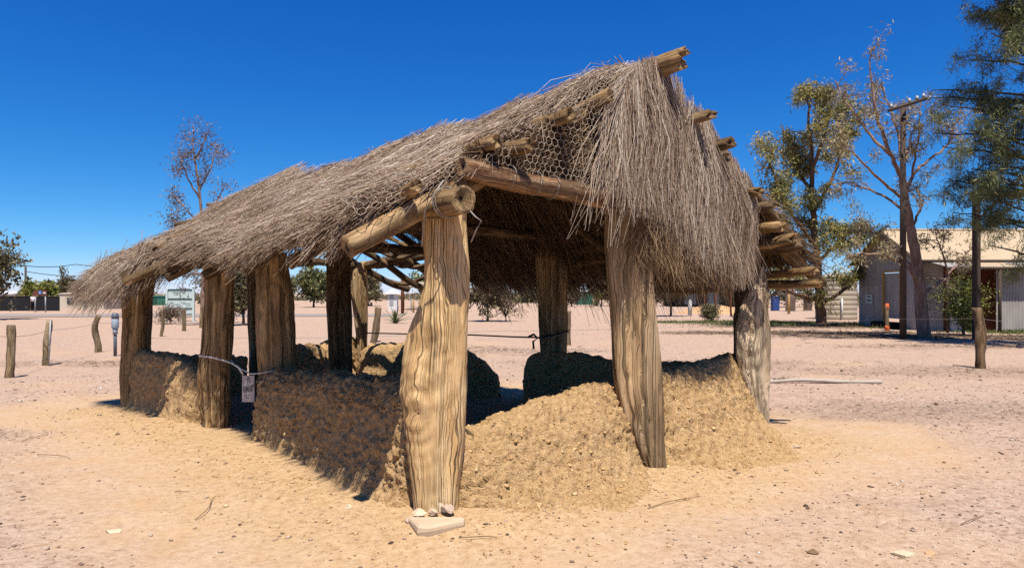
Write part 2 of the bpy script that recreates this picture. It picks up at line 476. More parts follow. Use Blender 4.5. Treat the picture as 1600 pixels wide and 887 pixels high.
def leaf_mat(name, a, b, c):
    t = NT(name)
    col = t.ramp(t.attr('tint'), [(0.0, a), (0.55, b), (1.0, c)])
    tr = t.new('ShaderNodeBsdfTranslucent'); t.l.new(t.albedo(col), tr.inputs[0])
    mx = t.new('ShaderNodeMixShader'); mx.inputs[0].default_value = 0.25
    t.done(col, None, 0.5, 0.35)
    t.l.new(t.b.outputs[0], mx.inputs[1]); t.l.new(tr.outputs[0], mx.inputs[2]); t.l.new(mx.outputs[0], t.out.inputs[0])
    return t.m
M['leaf_olive'] = leaf_mat('leaf_olive', (0.11, 0.11, 0.035), (0.36, 0.33, 0.10), (0.72, 0.55, 0.17))
M['leaf_grey'] = leaf_mat('leaf_grey', (0.18, 0.15, 0.075), (0.42, 0.35, 0.18), (0.68, 0.52, 0.27))
M['leaf_red'] = leaf_mat('leaf_red', (0.10, 0.07, 0.05), (0.25, 0.18, 0.12), (0.42, 0.30, 0.19))
M['leaf_dark'] = leaf_mat('leaf_dark', (0.05, 0.07, 0.028), (0.20, 0.23, 0.085), (0.48, 0.43, 0.16))
M['leaf_green'] = leaf_mat('leaf_green', (0.08, 0.11, 0.02), (0.27, 0.29, 0.06), (0.56, 0.50, 0.14))
M['leaf_dull'] = leaf_mat('leaf_dull', (0.075, 0.066, 0.032), (0.21, 0.18, 0.085), (0.40, 0.32, 0.16))

# ------------------------------------------------------------------ strands (thatch, grass, needles)
def strands(P, Dr, L, W, bend, taper=0.35, sag=0.0, curl=0.25, rg=rng, seg=2):
    """many thin three-sided stalks; returns verts, quads, index of the stalk each vertex belongs to"""
    N = len(P)
    Dr = unit(Dr)
    L = np.broadcast_to(L, N)[:, None]; W = np.broadcast_to(W, N)[:, None]
    side = unit(np.cross(Dr, rg.normal(size=(N, 3))))
    up = np.cross(side, Dr)
    c1 = rg.normal(size=(N, 1)) * curl * 0.12
    g = np.array([0, 0, -1.0])
    mid = P + Dr * L * 0.5 + side * c1 * L + g * sag * 0.25 * L
    end = P + Dr * L + side * c1 * 0.3 * L + up * rg.normal(size=(N, 1)) * curl * 0.1 * L + g * sag * L + np.asarray(bend) * L
    nv = 3 * (seg + 1)
    v = np.empty((N, nv, 3))
    for k in range(3):
        a = 2 * math.pi * k / 3
        o = side * math.cos(a) + up * math.sin(a)
        v[:, k] = P + o * W * 0.5
        if seg == 2: v[:, 3 + k] = mid + o * W * 0.45
        v[:, nv - 3 + k] = end + o * W * 0.5 * taper
    b = (np.arange(N) * nv)[:, None, None]
    q = np.array([[k + 3*j, (k+1) % 3 + 3*j, (k+1) % 3 + 3*j + 3, k + 3*j + 3] for j in range(seg) for k in range(3)])
    f = (b + q[None]).reshape(-1, 4)
    return v.reshape(-1, 3), f, np.repeat(np.arange(N), nv)

# ------------------------------------------------------------------ layout of the shelter (metres)
P1 = np.array([-0.555, 4.78]); P3 = np.array([2.82, 7.72]); P2 = np.array([1.20, 6.18])
P4 = np.array([-2.55, 7.36]); P5 = np.array([-3.44, 7.95]); P6 = np.array([-5.16, 9.42])
P7 = np.array([-4.05, 10.75]); P8 = np.array([-2.74, 12.0]); PM = np.array([0.56, 9.55]); PI = np.array([-2.37, 9.3])
U = unit(P3 - P1); V = np.array([-U[1], U[0]])
FOOT = np.array([P1, P3, P8, P6])

def dist_foot(xy):
    """distance outside the shelter's footprint (0 inside)"""
    xy = np.asarray(xy, float)
    d = np.full(len(xy), 1e9)
    inside = np.ones(len(xy), bool)
    for a, b in zip(FOOT, np.roll(FOOT, -1, 0)):
        e = b - a
        t = np.clip(((xy - a) @ e) / (e @ e), 0, 1)
        d = np.minimum(d, np.linalg.norm(xy - (a + t[:, None] * e), axis=1))
        inside &= (e[0] * (xy[:, 1] - a[1]) - e[1] * (xy[:, 0] - a[0])) > 0
    d[inside] = 0
    return d

PATCH = [(6.2, 9.3, 3.2, 0.9), (9.5, 14.0, 5.0, 1.2), (-8.0, 15.5, 4.0, 1.0), (-6.8, 7.6, 1.8, 0.6), (3.5, 15.5, 4.0, 1.0), (-1.5, 19.0, 5.0, 1.4), (14.5, 20.5, 5.0, 1.2), (5.2, 4.9, 1.1, 0.4)]
LITTER = [(PX(1283, 0, 33)[0], 33.0, 6.0, 2.2), (15.5, 25.2, 6.5, 1.6), (21.0, 23.5, 5.0, 1.8), (11.0, 27.5, 6.0, 1.5)]

def soil_fields(xy):
    d = dist_foot(xy)
    n = fbm(np.c_[xy * 0.9, np.zeros(len(xy))], 4)
    n2 = fbm(np.c_[xy * 0.35 + 7, np.ones(len(xy))], 3)
    soil = 1 - sstep(0.25, 1.5, d + 0.7 * n)
    sand = (1 - sstep(1.2, 2.5, d + 0.8 * n + 0.8 * n2)) * 0.92
    sand = np.maximum(sand, 0.4 * sstep(0.12, 0.4, n2) * (d < 14))
    lit = np.zeros(len(xy))
    for x, y, rx, ry in LITTER:
        q = ((xy[:, 0] - x) / rx) ** 2 + ((xy[:, 1] - y) / ry) ** 2
        lit = np.maximum(lit, (1 - sstep(0.4, 1.2, q + 0.7 * n)) * 0.9)
    for x, y, rx, ry in PATCH:
        q = ((xy[:, 0] - x) / rx) ** 2 + ((xy[:, 1] - y) / ry) ** 2
        m = 1 - sstep(0.2, 1.3, q + 1.1 * n + 0.6 * n2)
        lit = np.maximum(lit, m * 0.42); sand = sand * (1 - 0.8 * m)
    return soil, sand, lit, d

def ground_z(xy):
    xy = np.asarray(xy, float)
    r = np.linalg.norm(xy, axis=1)
    d = dist_foot(xy)
    z = 0.05 * fbm(np.c_[xy * 0.7, np.zeros(len(xy))], 3) + 0.012 * fbm(np.c_[xy * 4.5, np.ones(len(xy))], 3)
    z = z * (1 - sstep(25, 60, r))
    z += 0.07 * (1 - sstep(0.0, 1.1, d))
    return z

# ground sheet
ang = np.concatenate([np.linspace(-52, 52, 330), np.linspace(57, 303, 50)])
ang = np.radians(90 - ang)
rad = np.concatenate([[0.4, 1.0], np.geomspace(1.8, 36, 210), np.geomspace(38, 3000, 30)])
A, R = np.meshgrid(ang, rad)
xy = np.c_[(R * np.cos(A)).ravel(), (R * np.sin(A)).ravel()]
z = ground_z(xy)
na, nr = len(ang), len(rad)
I, J = np.meshgrid(np.arange(nr - 1), np.arange(na), indexing='ij')
J2 = (J + 1) % na
gf = np.stack([I * na + J, I * na + J2, (I + 1) * na + J2, (I + 1) * na + J], -1).reshape(-1, 4)[:, ::-1]
soil, sand, lit, _ = soil_fields(xy)
gv = np.c_[xy, z]
o = mesh('ground', gv, np.ascontiguousarray(gf), M['ground'], smooth=True, attr={'soil': soil, 'sand': sand, 'litter': lit})
tag(o, kind='structure')
cd = [(0.4 * math.cos(a), 0.4 * math.sin(a)) for a in ang]

# road far left, running across behind
mb = MB()
mb.add([(-160, 40, 0.03), (-8, 47, 0.03), (-8, 52.5, 0.03), (-160, 52, 0.03)], [(0, 1, 2, 3)])
tag(mb.build('road', M['road']), kind='structure')

# ------------------------------------------------------------------ logs and posts
def place(o, p0, p1, parent):
    d = Vector(p1 - p0)
    o.rotation_mode = 'QUATERNION'
    o.rotation_quaternion = d.to_track_quat('Z', 'Y')
    org = origin_of(parent) if parent is not None else np.zeros(3)
    o.location = [float(c) for c in (p0 - org)]
    o.parent = parent

_seed = [0]
def log(name, p0, p1, r0, r1, mat, parent, bend=0.0, lump=0.08, n=14, hollow=0.0, rag=0.0):
    p0 = np.asarray(p0, float); p1 = np.asarray(p1, float)
    L = np.linalg.norm(p1 - p0)
    rows = int(max(8, L / 0.07))
    _seed[0] += 1; sd = _seed[0] * 3.7
    tt = np.linspace(0, 1, rows)
    z = tt * L
    cx = bend * fbm(np.c_[z * 0.9 + sd, np.full(rows, sd), np.zeros(rows)], 2); cy = bend * fbm(np.c_[z * 0.9, np.full(rows, sd + 9), np.ones(rows)], 2)
    fade = np.minimum(1, np.minimum(z, L - z) / 0.2 + 0.3)
    th = np.linspace(0, 2 * math.pi, n, endpoint=False)
    T, Z = np.meshgrid(th, z)
    r = (r0 + (r1 - r0) * tt)[:, None]
    q = np.c_[(np.cos(T) * 1.3).ravel() + sd, (np.sin(T) * 1.3).ravel(), Z.ravel() * 2.2]
    rr = r * (1 + lump * fbm(q, 3).reshape(rows, n) * 2.2)
    grv = np.abs(fbm(np.c_[(np.cos(T) * 5).ravel() + sd, (np.sin(T) * 5).ravel(), Z.ravel() * 0.7], 2)).reshape(rows, n)
    rr = rr - 0.10 * r * (1 - sstep(0, 0.10, grv))
    zz = Z + 0
    if rag:
        e = fbm(np.c_[(np.cos(T) * 3).ravel() + sd, (np.sin(T) * 3).ravel(), np.zeros(T.size)], 2).reshape(rows, n)
        zz[-1] += rag * e[-1] * 2; zz[0] -= rag * e[0] * 2
    v = np.stack([cx[:, None] + rr * np.cos(T), cy[:, None] + rr * np.sin(T), zz], -1).reshape(-1, 3)
    f = []
    for i in range(rows - 1):
        for k in range(n):
            f.append((i*n+k, i*n+(k+1) % n, (i+1)*n+(k+1) % n, (i+1)*n+k))
    vl = v.tolist()
    for end, row, sg in ((0, 0, -1), (1, rows - 1, 1)):
        b = len(vl)
        cz = z[row]
        c = np.array([cx[row], cy[row], cz])
        for k in range(n):
            p = v[row * n + k]; p2 = c + (p - c) * 0.82; p2[2] = p[2] + sg * 0.006
            vl.append(p2.tolist())
        vl.append([c[0], c[1], cz + sg * 0.004 - sg * hollow])
        for k in range(n):
            a, b2 = row*n + k, row*n + (k+1) % n
            q1, q2 = b + k, b + (k+1) % n
            if sg > 0:
                f.append((a, b2, q2, q1)); f.append((q1, q2, b + n))
            else:
                f.append((b2, a, q1, q2)); f.append((q2, q1, b + n))
    me = bpy.data.meshes.new(name)
    me.from_pydata(vl, [], f); me.update()
    sm = np.ones(len(me.polygons), bool); sm[(rows - 1) * n:] = False
    me.polygons.foreach_set('use_smooth', sm)
    me.materials.append(mat)
    o = bpy.data.objects.new(name, me); COL.objects.link(o)
    place(o, p0, p1, parent)
    return o

def post(name, rows_px, D, mat, parent, depth=0.75, tilt=0.0, groove=0.010, lump=0.03, NS=60, power=3.2, topcut=0.0, knots=()):
    """upright slab of timber; rows_px = (photo y, left x, right x) down its height, at depth D"""
    rows_px = sorted(rows_px, key=lambda r: -r[0])
    z = np.array([PX(0, r[0], D)[2] for r in rows_px]); xl = np.array([PX(r[1], 0, D)[0] for r in rows_px]); xr = np.array([PX(r[2], 0, D)[0] for r in rows_px])
    nz = int(max(40, (z[-1] - z[0]) / 0.02))
    zz = np.linspace(z[0], z[-1], nz)
    k = 5
    def smooth(a):
        a = np.interp(zz, z, a); pad = np.r_[[a[0]] * k, a, [a[-1]] * k]
        return np.convolve(pad, np.ones(2*k+1) / (2*k+1), 'valid')
    XL, XR = smooth(xl), smooth(xr)
    cx, hw = (XL + XR) / 2, (XR - XL) / 2 * 0.94
    base = np.array([cx[0], D, z[0]])
    hw0 = np.median(hw)
    hd = depth * (0.6 * hw0 + 0.4 * hw)
    th = np.linspace(0, 2 * math.pi, NS, endpoint=False)
    ct, st = np.cos(th), np.sin(th)
    den = (np.abs(ct) ** power + np.abs(st) ** power) ** (1 / power)
    ex, ey = ct / den, st / den
    _seed[0] += 1; sd = _seed[0] * 5.3
    X = np.outer(hw, ex); Y = np.outer(hd, ey); Z = np.repeat(zz[:, None], NS, 1)
    q = np.c_[X.ravel(), Y.ravel(), Z.ravel()]
    big = fbm(np.c_[q[:, :2] * 3 + sd, q[:, 2] * 1.2], 2) * lump
    warp = 0.05 * fbm(np.c_[q[:, :2] * 1.5 + sd, q[:, 2] * 1.3], 2)
    g = np.abs(fbm(np.c_[q[:, :2] * 12 + sd + warp[:, None] * 12, q[:, 2] * 0.30], 2))
    g2 = fbm(np.c_[q[:, :2] * 30 + sd + warp[:, None] * 30, q[:, 2] * 0.5], 2)
    dsp = big - groove * 3.0 * (1 - sstep(0, 0.13, g)) + groove * 0.9 * g2
    nrm = unit(np.stack([np.outer(np.ones(nz), ex * 1.0), np.outer(np.ones(nz), ey * 1.0), np.zeros((nz, NS))], -1)).reshape(-1, 3)
    for (kx, kz, kr, kd) in knots:
        kxx = (kx - 800) / F * D; kzz = PX(0, kz, D)[2]
        rr = np.sqrt(((q[:, 0] + np.repeat(cx, NS) - kxx)) ** 2 + ((q[:, 2] - kzz) * 0.65) ** 2) / kr
        front = (q[:, 1] < 0)
        dsp += front * (kd * np.exp(-rr ** 2 * 1.2) + 0.010 * np.sin(rr * 11) * np.exp(-rr * 0.8) - 1.9 * kd * np.exp(-(rr / 0.28) ** 2))
    v = q + nrm * dsp[:, None]
    v[:, 0] += np.repeat(cx - cx[0], NS)
    v[:, 2] -= z[0]
    v = v.reshape(nz, NS, 3)
    v[-1, :, 2] += 0.03 * fbm(np.c_[v[-1, :, 0] * 9 + sd, v[-1, :, 1] * 9, np.zeros(NS)], 2) * 2 + topcut * v[-1, :, 0]
    v = v.reshape(-1, 3)
    f = [(i*NS+k2, i*NS+(k2+1) % NS, (i+1)*NS+(k2+1) % NS, (i+1)*NS+k2) for i in range(nz - 1) for k2 in range(NS)]
    vl = v.tolist()
    top = v[(nz-1)*NS:]
    b = len(vl)
    for p in top: vl.append((top.mean(0) + (p - top.mean(0)) * 0.6 + np.array([0, 0, 0.006])).tolist())
    vl.append((top.mean(0) + np.array([0, 0, -0.01])).tolist())
    for k2 in range(NS):
        f.append(((nz-1)*NS+k2, (nz-1)*NS+(k2+1) % NS, b+(k2+1) % NS, b+k2)); f.append((b+k2, b+(k2+1) % NS, b+NS))
    me = bpy.data.meshes.new(name); me.from_pydata(vl, [], f); me.update()
    me.polygons.foreach_set('use_smooth', np.ones(len(me.polygons), bool))
    me.materials.append(mat)
    o = bpy.data.objects.new(name, me); COL.objects.link(o)
    o.parent = parent
    o.location = [float(c) for c in (base - (origin_of(parent) if parent is not None else 0))]
    return o

# ------------------------------------------------------------------ the shelter
SH = empty('brush_shelter', (0.0, 8.2, 0.0), 'open shelter of weathered posts, low mud walls and grey brush thatched roof', 'shelter')

post('post', [(322,652,731),(360,656,732),(400,662,734),(440,664,735),(470,656,735),(500,643,734),(520,637,734),(545,633,734),(600,627,733),(632,630,731),(645,633,730),(680,632,727),(740,638,722),(790,642,719),(835,646,717)], 4.89, M['post_front'], SH, 0.62, groove=0.0045, knots=((668,545,0.20,0.03),(655,640,0.10,0.02)))
post('post', [(330,943,1016),(400,945,1022),(500,950,1028),(570,953,1034),(620,960,1037),(660,969,1039),(700,985,1041),(730,1004,1043),(760,1018,1044)], 6.1, M['post_grey'], SH, 0.60, groove=0.006)
post('post', [(385,1150,1188),(430,1149,1186),(500,1148,1180),(560,1149,1178),(600,1155,1178)], 7.86, M['oldlog'], SH, 0.9)
post('post_slab', [(417,1189,1194),(430,1179,1198),(450,1169,1201),(475,1158,1203),(505,1150,1204),(540,1147,1205),(580,1151,1206),(615,1161,1205),(645,1171,1204),(670,1184,1202),(695,1192,1201)], 7.50, M['post_pale'], SH, 0.45, groove=0.006, lump=0.04, knots=((1172,520,0.17,0.035),))
post('post', [(395,396,447),(430,398,452),(460,400,458),(500,400,461),(540,402,461),(580,403,460),(640,404,446),(705,404,438)], 7.33, M['post'], SH, 0.75, knots=((430,470,0.14,0.02),))
post('post', [(400,322,367),(450,325,366),(500,319,364),(540,316,363),(580,309,362),(625,311,362),(685,324,358)], 7.95, M['post'], SH, 0.75, lump=0.045, knots=((345,600,0.12,0.03),))
post('post', [(428,193,243),(460,192,238),(500,191,236),(540,190,233),(600,190,236),(655,192,241)], 9.42, M['post'], SH, 0.8)
post('post', [(270,511,546),(390,510,547),(500,512,549),(590,513,551),(640,513,552)], 9.3, M['oldlog'], SH, 0.8)
post('post', [(372,833,887),(500,840,889),(612,845,885),(650,846,885)], 9.55, M['post_grey'], SH, 0.6)
post('post', [(410,541,573),(470,549,575),(530,556,574),(612,560,575)], 12.0, M['post_grey'], SH, 0.8)
post('post', [(330,384,409),(480,387,405),(560,390,406),(625,390,406)], 10.75, M['fpost'], SH, 0.9)

def at(xy, z): return np.array([xy[0], xy[1], z])

# roof lines
def ridge(s):   # s = 0 near gable .. 1 far verge
    s = np.asarray(s, float)[..., None]
    w_ = 0.045 * np.sin(s * 17.0 + 0.6) + 0.03 * np.sin(s * 41.0) - 0.06 * np.sin(np.clip(s, 0, 1) * math.pi)
    return (1 - s) * np.array([1.13, 6.28, 3.58]) + s * np.array([-4.42, 11.12, 3.14]) + w_ * np.array([0, 0, 1.0])
def plateL(s):
    s = np.asarray(s, float)
    x = np.interp(s, [0, 0.40, 0.56, 1], [-0.55, -2.55, -3.42, -5.45]); y = np.interp(s, [0, 0.40, 0.56, 1], [4.80, 7.30, 7.95, 9.80]); z = np.interp(s, [0, 0.40, 0.6, 1], [2.40, 2.34, 2.27, 2.14])
    return np.stack([x, y, z], -1)
def eaveL(s):
    s = np.asarray(s, float)
    x = np.interp(s, [0, 0.40, 0.56, 1], [-1.04, -3.02, -3.86, -5.98]); y = np.interp(s, [0, 0.40, 0.56, 1], [4.36, 6.92, 7.56, 9.44]); z = np.interp(s, [0, 0.40, 0.6, 0.85, 1], [2.06, 2.04, 2.00, 1.88, 1.80])
    return np.stack([x, y, z], -1)
def eaveR(s):
    s = np.asarray(s, float)[..., None]
    return (1 - s) * np.array([3.30, 8.0, 1.93]) + s * np.array([-2.5, 12.6, 1.90])

def slopeL(s, t):
    s = np.asarray(s, float); t = np.asarray(t, float)
    a, b, c = ridge(s), plateL(s), eaveL(s)
    k = 0.80
    lo = np.clip(t / k, 0, 1)[..., None]; hi = np.clip((t - k) / (1 - k), 0, 1)[..., None]
    p = a + (b - a) * lo + (c - b) * hi
    n = fbm(np.c_[s.ravel() * 6.5, t.ravel() * 2.4, np.zeros(s.size)], 3).reshape(s.shape)
    p = p.copy(); p[..., 2] += 0.11 * n - 0.05 * np.sin(np.clip(t, 0, 1) * math.pi) 
    return p
def slopeR(s, t):
    s = np.asarray(s, float); t = np.asarray(t, float)
    p = ridge(s) + (eaveR(s) - ridge(s)) * np.clip(t, -0.1, 1.2)[..., None]
    n = fbm(np.c_[s.ravel() * 6.5, t.ravel() * 2.4, np.ones(s.size) * 4], 3).reshape(s.shape)
    p = p.copy(); p[..., 2] += 0.06 * n
    return p

def slab(name, fn, s0, s1, t0, t1, ns, nt, up, dn, mat, ragged=0.04):
    S, T = np.meshgrid(np.linspace(s0, s1, ns), np.linspace(t0, t1, nt), indexing='ij')
    edge = fbm(np.c_[S.ravel() * 25, T.ravel() * 12, np.zeros(S.size)], 3).reshape(S.shape)
    Tt = T + ragged * edge * (T > t1 - 0.02); Ss = S + ragged * 0.5 * edge * ((S < s0 + .001) | (S > s1 - .001))
    p = fn(Ss, Tt)
    tn = np.clip((p - p), 0, 0)
    rough = fbm(p.reshape(-1, 3) * 6, 3).reshape(S.shape)
    a = p.copy(); a[..., 2] += up * (1 + 0.5 * rough); b = p.copy(); b[..., 2] -= dn * (1 - 0.6 * rough)
    v = np.concatenate([a.reshape(-1, 3), b.reshape(-1, 3)])
    n = ns * nt
    idx = np.arange(n).reshape(ns, nt)
    q = np.stack([idx[:-1, :-1], idx[1:, :-1], idx[1:, 1:], idx[:-1, 1:]], -1).reshape(-1, 4)
    f = [q, q[:, ::-1] + n]
    for e in (idx[0, :], idx[-1, ::-1], idx[::-1, 0], idx[:, -1]):
        f.append(np.stack([e[:-1], e[1:], e[1:] + n, e[:-1] + n], -1))
    return mesh(name, v, np.ascontiguousarray(np.concatenate(f)), mat, SH, smooth=True)

core = slab('thatch_layer', slopeL, 0.01, 0.985, 0.0, 0.965, 90, 40, 0.035, 0.07, M['core'])
core2 = slab('thatch_layer', slopeR, 0.015, 0.66, 0.0, 1.0, 60, 30, 0.03, 0.08, M['core'])
core3 = slab('thatch_layer', slopeR, 0.66, 0.78, 0.0, 0.30, 16, 14, 0.03, 0.06, M['core'])

def thatch_on(name, fn, n, s0, s1, t0, t1, lift, Lr, Wr, seed, sag=0.10, spread=0.28, upoff=0.05, keep=None, parent=None, mat='thatch', tintbase=0.5, seg=2, wild=0.0, shag=0.0):
    rg = np.random.default_rng(seed)
    s = rg.uniform(s0, s1, n); tt = rg.uniform(t0, t1, n)
    if keep is not None:
        m = keep(s, tt, rg); s, tt = s[m], tt[m]
    n = len(s)
    p = fn(s, tt); p2 = fn(s, tt + 0.04)
    d = unit(p2 - p)
    side = unit(fn(s + 0.02, tt) - p)
    nrm = unit(np.cross(d, side)); nrm = nrm * np.sign(nrm[:, 2:3])
    clump = fbm(np.c_[s * 40, tt * 13, np.zeros(n)], 3)
    yaw = rg.normal(size=n) * spread + clump * 1.0 + wild * rg.normal(size=n) * (rg.uniform(size=n) < 0.3)
    dirv = d + side * yaw[:, None] + nrm * (rg.normal(size=n) * lift)[:, None]
    thick = np.where(rg.uniform(size=n) < 0.05, 1.7, 1.0)
    L = rg.uniform(*Lr, n) * (1.0 if not shag else np.clip(0.75 + shag * fbm(np.c_[s * 55, np.zeros(n), np.ones(n)], 2), 0.35, 2.0)); W = rg.uniform(*Wr, n) * thick
    start = p + nrm * (upoff + rg.uniform(-0.02, 0.05, n))[:, None] - d * (L * 0.5)[:, None]
    v, f, idx = strands(start, dirv, L, W, 0.0, 0.5, sag, 0.35, rg, seg)
    course = 0.06 * np.sin(tt * 60 + clump * 5)
    pat = fbm(np.c_[s * 7 + 2, tt * 2.6, np.full(n, 3.3)], 3)
    tint = np.clip(tintbase + 0.35 * clump + 0.45 * pat + rg.normal(size=n) * 0.25 + course, 0, 1)
    o = mesh(name, v, f, M[mat], parent if parent is not None else SH, attr={'tint': tint[idx]})
    return tag(o, kind='stuff')

def gapL(s, t, rg):      # thin places on the near slope
    g = fbm(np.c_[s * 9 + 3, t * 4, np.zeros(len(s))], 2)
    m = (g > -0.30) | (rg.uniform(size=len(s)) < 0.35)
    m &= ~((np.abs(s - 0.615) < 0.04) & (t > 0.74))
    m &= ~((s < 0.03) & (t < 0.70) & (rg.uniform(size=len(s)) < 0.4))
    return m
thatch_on('thatch', slopeL, 46000, 0.004, 0.99, 0.02, 0.96, 0.09, (0.18, 0.46), (0.004, 0.009), 21, sag=0.03, spread=0.32, keep=gapL, seg=1, wild=0.5)
thatch_on('thatch', slopeL, 31000, 0.004, 0.99, 0.03, 0.92, 0.07, (0.40, 0.95), (0.0035, 0.0075), 27, spread=0.20, keep=gapL, upoff=0.065, tintbase=0.58, wild=0.3)
thatch_on('thatch_eave', slopeL, 7500, 0.0, 0.57, 0.84, 0.96, 0.10, (0.22, 0.42), (0.004, 0.008), 22, sag=0.16, upoff=0.03, wild=0.4, shag=1.3)
thatch_on('thatch_eave', slopeL, 9500, 0.66, 1.0, 0.84, 1.0, 0.12, (0.40, 0.80), (0.004, 0.008), 23, sag=0.50, upoff=0.02, tintbase=0.5, wild=0.4, shag=0.8)
thatch_on('thatch', slopeR, 7000, 0.01, 0.66, 0.0, 1.0, 0.05, (0.2, 0.42), (0.005, 0.010), 24, seg=1)
thatch_on('thatch', slopeR, 3600, -0.04, 0.09, 0.55, 1.0, 0.30, (0.12, 0.34), (0.005, 0.012), 28, spread=0.9, seg=1, upoff=-0.05, wild=1.2, mat='brush', tintbase=0.35)
thatch_on('thatch_eave', slopeR, 6500, 0.07, 0.68, 0.92, 1.02, 0.12, (0.30, 0.75), (0.005, 0.010), 25, sag=0.50, shag=1.6)
# tufts poking out below the near eave
rg = np.random.default_rng(33)
nt_, per_ = 90, 22
s_ = rg.uniform(0.0, 0.57, nt_); c_ = slopeL(s_, np.full(nt_, 0.92)); d_ = unit(slopeL(s_, np.full(nt_, 1.0)) - c_)
tl = rg.uniform(0.20, 0.46, nt_)
d_ = unit(d_ + np.c_[rg.normal(size=(nt_, 2)) * 0.22, -rg.uniform(0.0, 0.5, nt_)])
P_ = np.repeat(c_, per_, 0) + rg.normal(size=(nt_ * per_, 3)) * [0.055, 0.055, 0.025]
T_ = np.repeat(c_ + d_ * tl[:, None], per_, 0) + rg.normal(size=(nt_ * per_, 3)) * 0.018
v, f, idx = strands(P_, T_ - P_, np.linalg.norm(T_ - P_, axis=1) * rg.uniform(0.75, 1.1, nt_ * per_), rg.uniform(0.004, 0.008, nt_ * per_), 0.0, 0.4, 0.1, 0.4, rg)
tag(mesh('thatch_eave', v, f, M['thatch'], SH, attr={'tint': np.clip(rg.normal(0.5, 0.25, nt_ * per_), 0, 1)[idx]}), kind='stuff')
# stray stalks lifting off the ridge line
rg = np.random.default_rng(31)
n = 110
s = rg.uniform(0.02, 0.98, n)
p = ridge(s) + np.c_[rg.normal(size=(n, 2)) * 0.05, rg.uniform(0.0, 0.08, n)]
dv = np.c_[rg.normal(size=(n, 2)) * 1.0 + np.array([-0.6, 0.3]), rg.uniform(-0.1, 0.30, n)]
v, f, idx = strands(p, dv, rg.uniform(0.12, 0.42, n), rg.uniform(0.003, 0.006, n), 0.0, 0.3, 0.1, 0.8, rg)
tag(mesh('loose_stalks', v, f, M['thatch'], SH, attr={'tint': rg.uniform(0.1, 0.7, n)[idx]}), kind='stuff')
# underside of the roof: dark brush ends hanging in
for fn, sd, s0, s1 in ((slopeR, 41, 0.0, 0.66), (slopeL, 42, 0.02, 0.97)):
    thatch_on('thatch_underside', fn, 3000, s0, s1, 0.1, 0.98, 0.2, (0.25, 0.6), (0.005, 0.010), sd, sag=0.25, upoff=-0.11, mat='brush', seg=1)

# --- frame timbers
def G(a, off, z):           # on the front gable: a = 0 at the left post, 1 at the right; off = metres in front
    xy = P1 + (P3 - P1) * a - V * off
    return at(xy, z)
log('ridge_pole', at(ridge(0.0)[:2] - V * 0.50, 3.61), ridge(0.5) + [0, 0, -0.12], 0.088, 0.08, M['log'], SH, 0.03, 0.16, rag=0.06)
log('ridge_pole', ridge(0.5) + [0.03, 0, -0.13], ridge(1.0) + [-0.1, 0.1, -0.08], 0.08, 0.07, M['oldlog'], SH, 0.04)
# splintered upper half of the ridge pole
log('ridge_splinter', at(ridge(0.0)[:2] - V * 0.55, 3.685), at(ridge(0.0)[:2] + V * 0.5, 3.63), 0.042, 0.05, M['log'], SH, 0.02, 0.2, rag=0.05)
# wall plates
log('wall_plate', at(P1 - V * 0.34 - U * 0.0, 2.225), at(P4 + V * 0.25, 2.13), 0.098, 0.085, M['log'], SH, 0.05, 0.05, n=20, hollow=0.03)
log('wall_plate', at(P4 + [0.05, -0.02], 2.16), at(P5 + V * 0.5, 2.06), 0.07, 0.06, M['oldlog'], SH, 0.05)
log('wall_plate', at(P5, 2.0), at(P6 + V * 0.65, 1.93), 0.07, 0.06, M['oldlog'], SH, 0.05)
log('wall_plate', at(P3 - V * 0.35, 2.15), at(PM + V * 0.2, 2.3), 0.085, 0.08, M['log'], SH, 0.05)
log('wall_plate', at(PM - V * 0.3, 2.36), at(P8 + V * 0.6, 2.05), 0.08, 0.07, M['oldlog'], SH, 0.08)
# tie beams across
log('tie_beam', G(0.03, 0.16, 2.475), G(0.50, 0.20, 2.34), 0.078, 0.088, M['logred'], SH, 0.03, 0.06, n=18, hollow=0.02)
log('tie_beam', G(0.46, 0.05, 2.30), G(1.04, 0.05, 2.22), 0.085, 0.08, M['oldlog'], SH, 0.05)
log('tie_beam', at(P1 + (P4 - P1) * 0.55, 2.26), at(PM + U * 0.3, 2.38), 0.07, 0.065, M['oldlog'], SH, 0.08)
log('tie_beam', at(P4, 2.24), at(P3 + (P8 - P3) * 0.72, 2.22), 0.065, 0.06, M['oldlog'], SH, 0.10)
log('tie_beam', at(P6 - U * 0.2, 1.98), at(P8 + U * 0.3, 2.1), 0.06, 0.06, M['oldlog'], SH, 0.10)
# near-slope rafters
drop = np.array([0, 0, -0.15])
for i, s in enumerate((0.022, 0.17, 0.33, 0.47, 0.60, 0.76, 0.94)):
    a = slopeL(np.array([s]), np.array([1.0]))[0] + drop; b = ridge(s) + drop
    m = plateL(s) + drop
    a = m + (m - b) * 0.26 + np.array([0, 0, -0.10])
    if i == 0:
        log('rafter', at(P1 - U * 0.66 - V * 0.02, 1.885), at(P1 + U * 2.2 - V * 0.03, 3.40), 0.075, 0.07, M['log'], SH, 0.04, 0.10, n=16, rag=0.02)
    else:
        log('rafter', a, b, 0.055, 0.05, M['oldlog'], SH, 0.05)
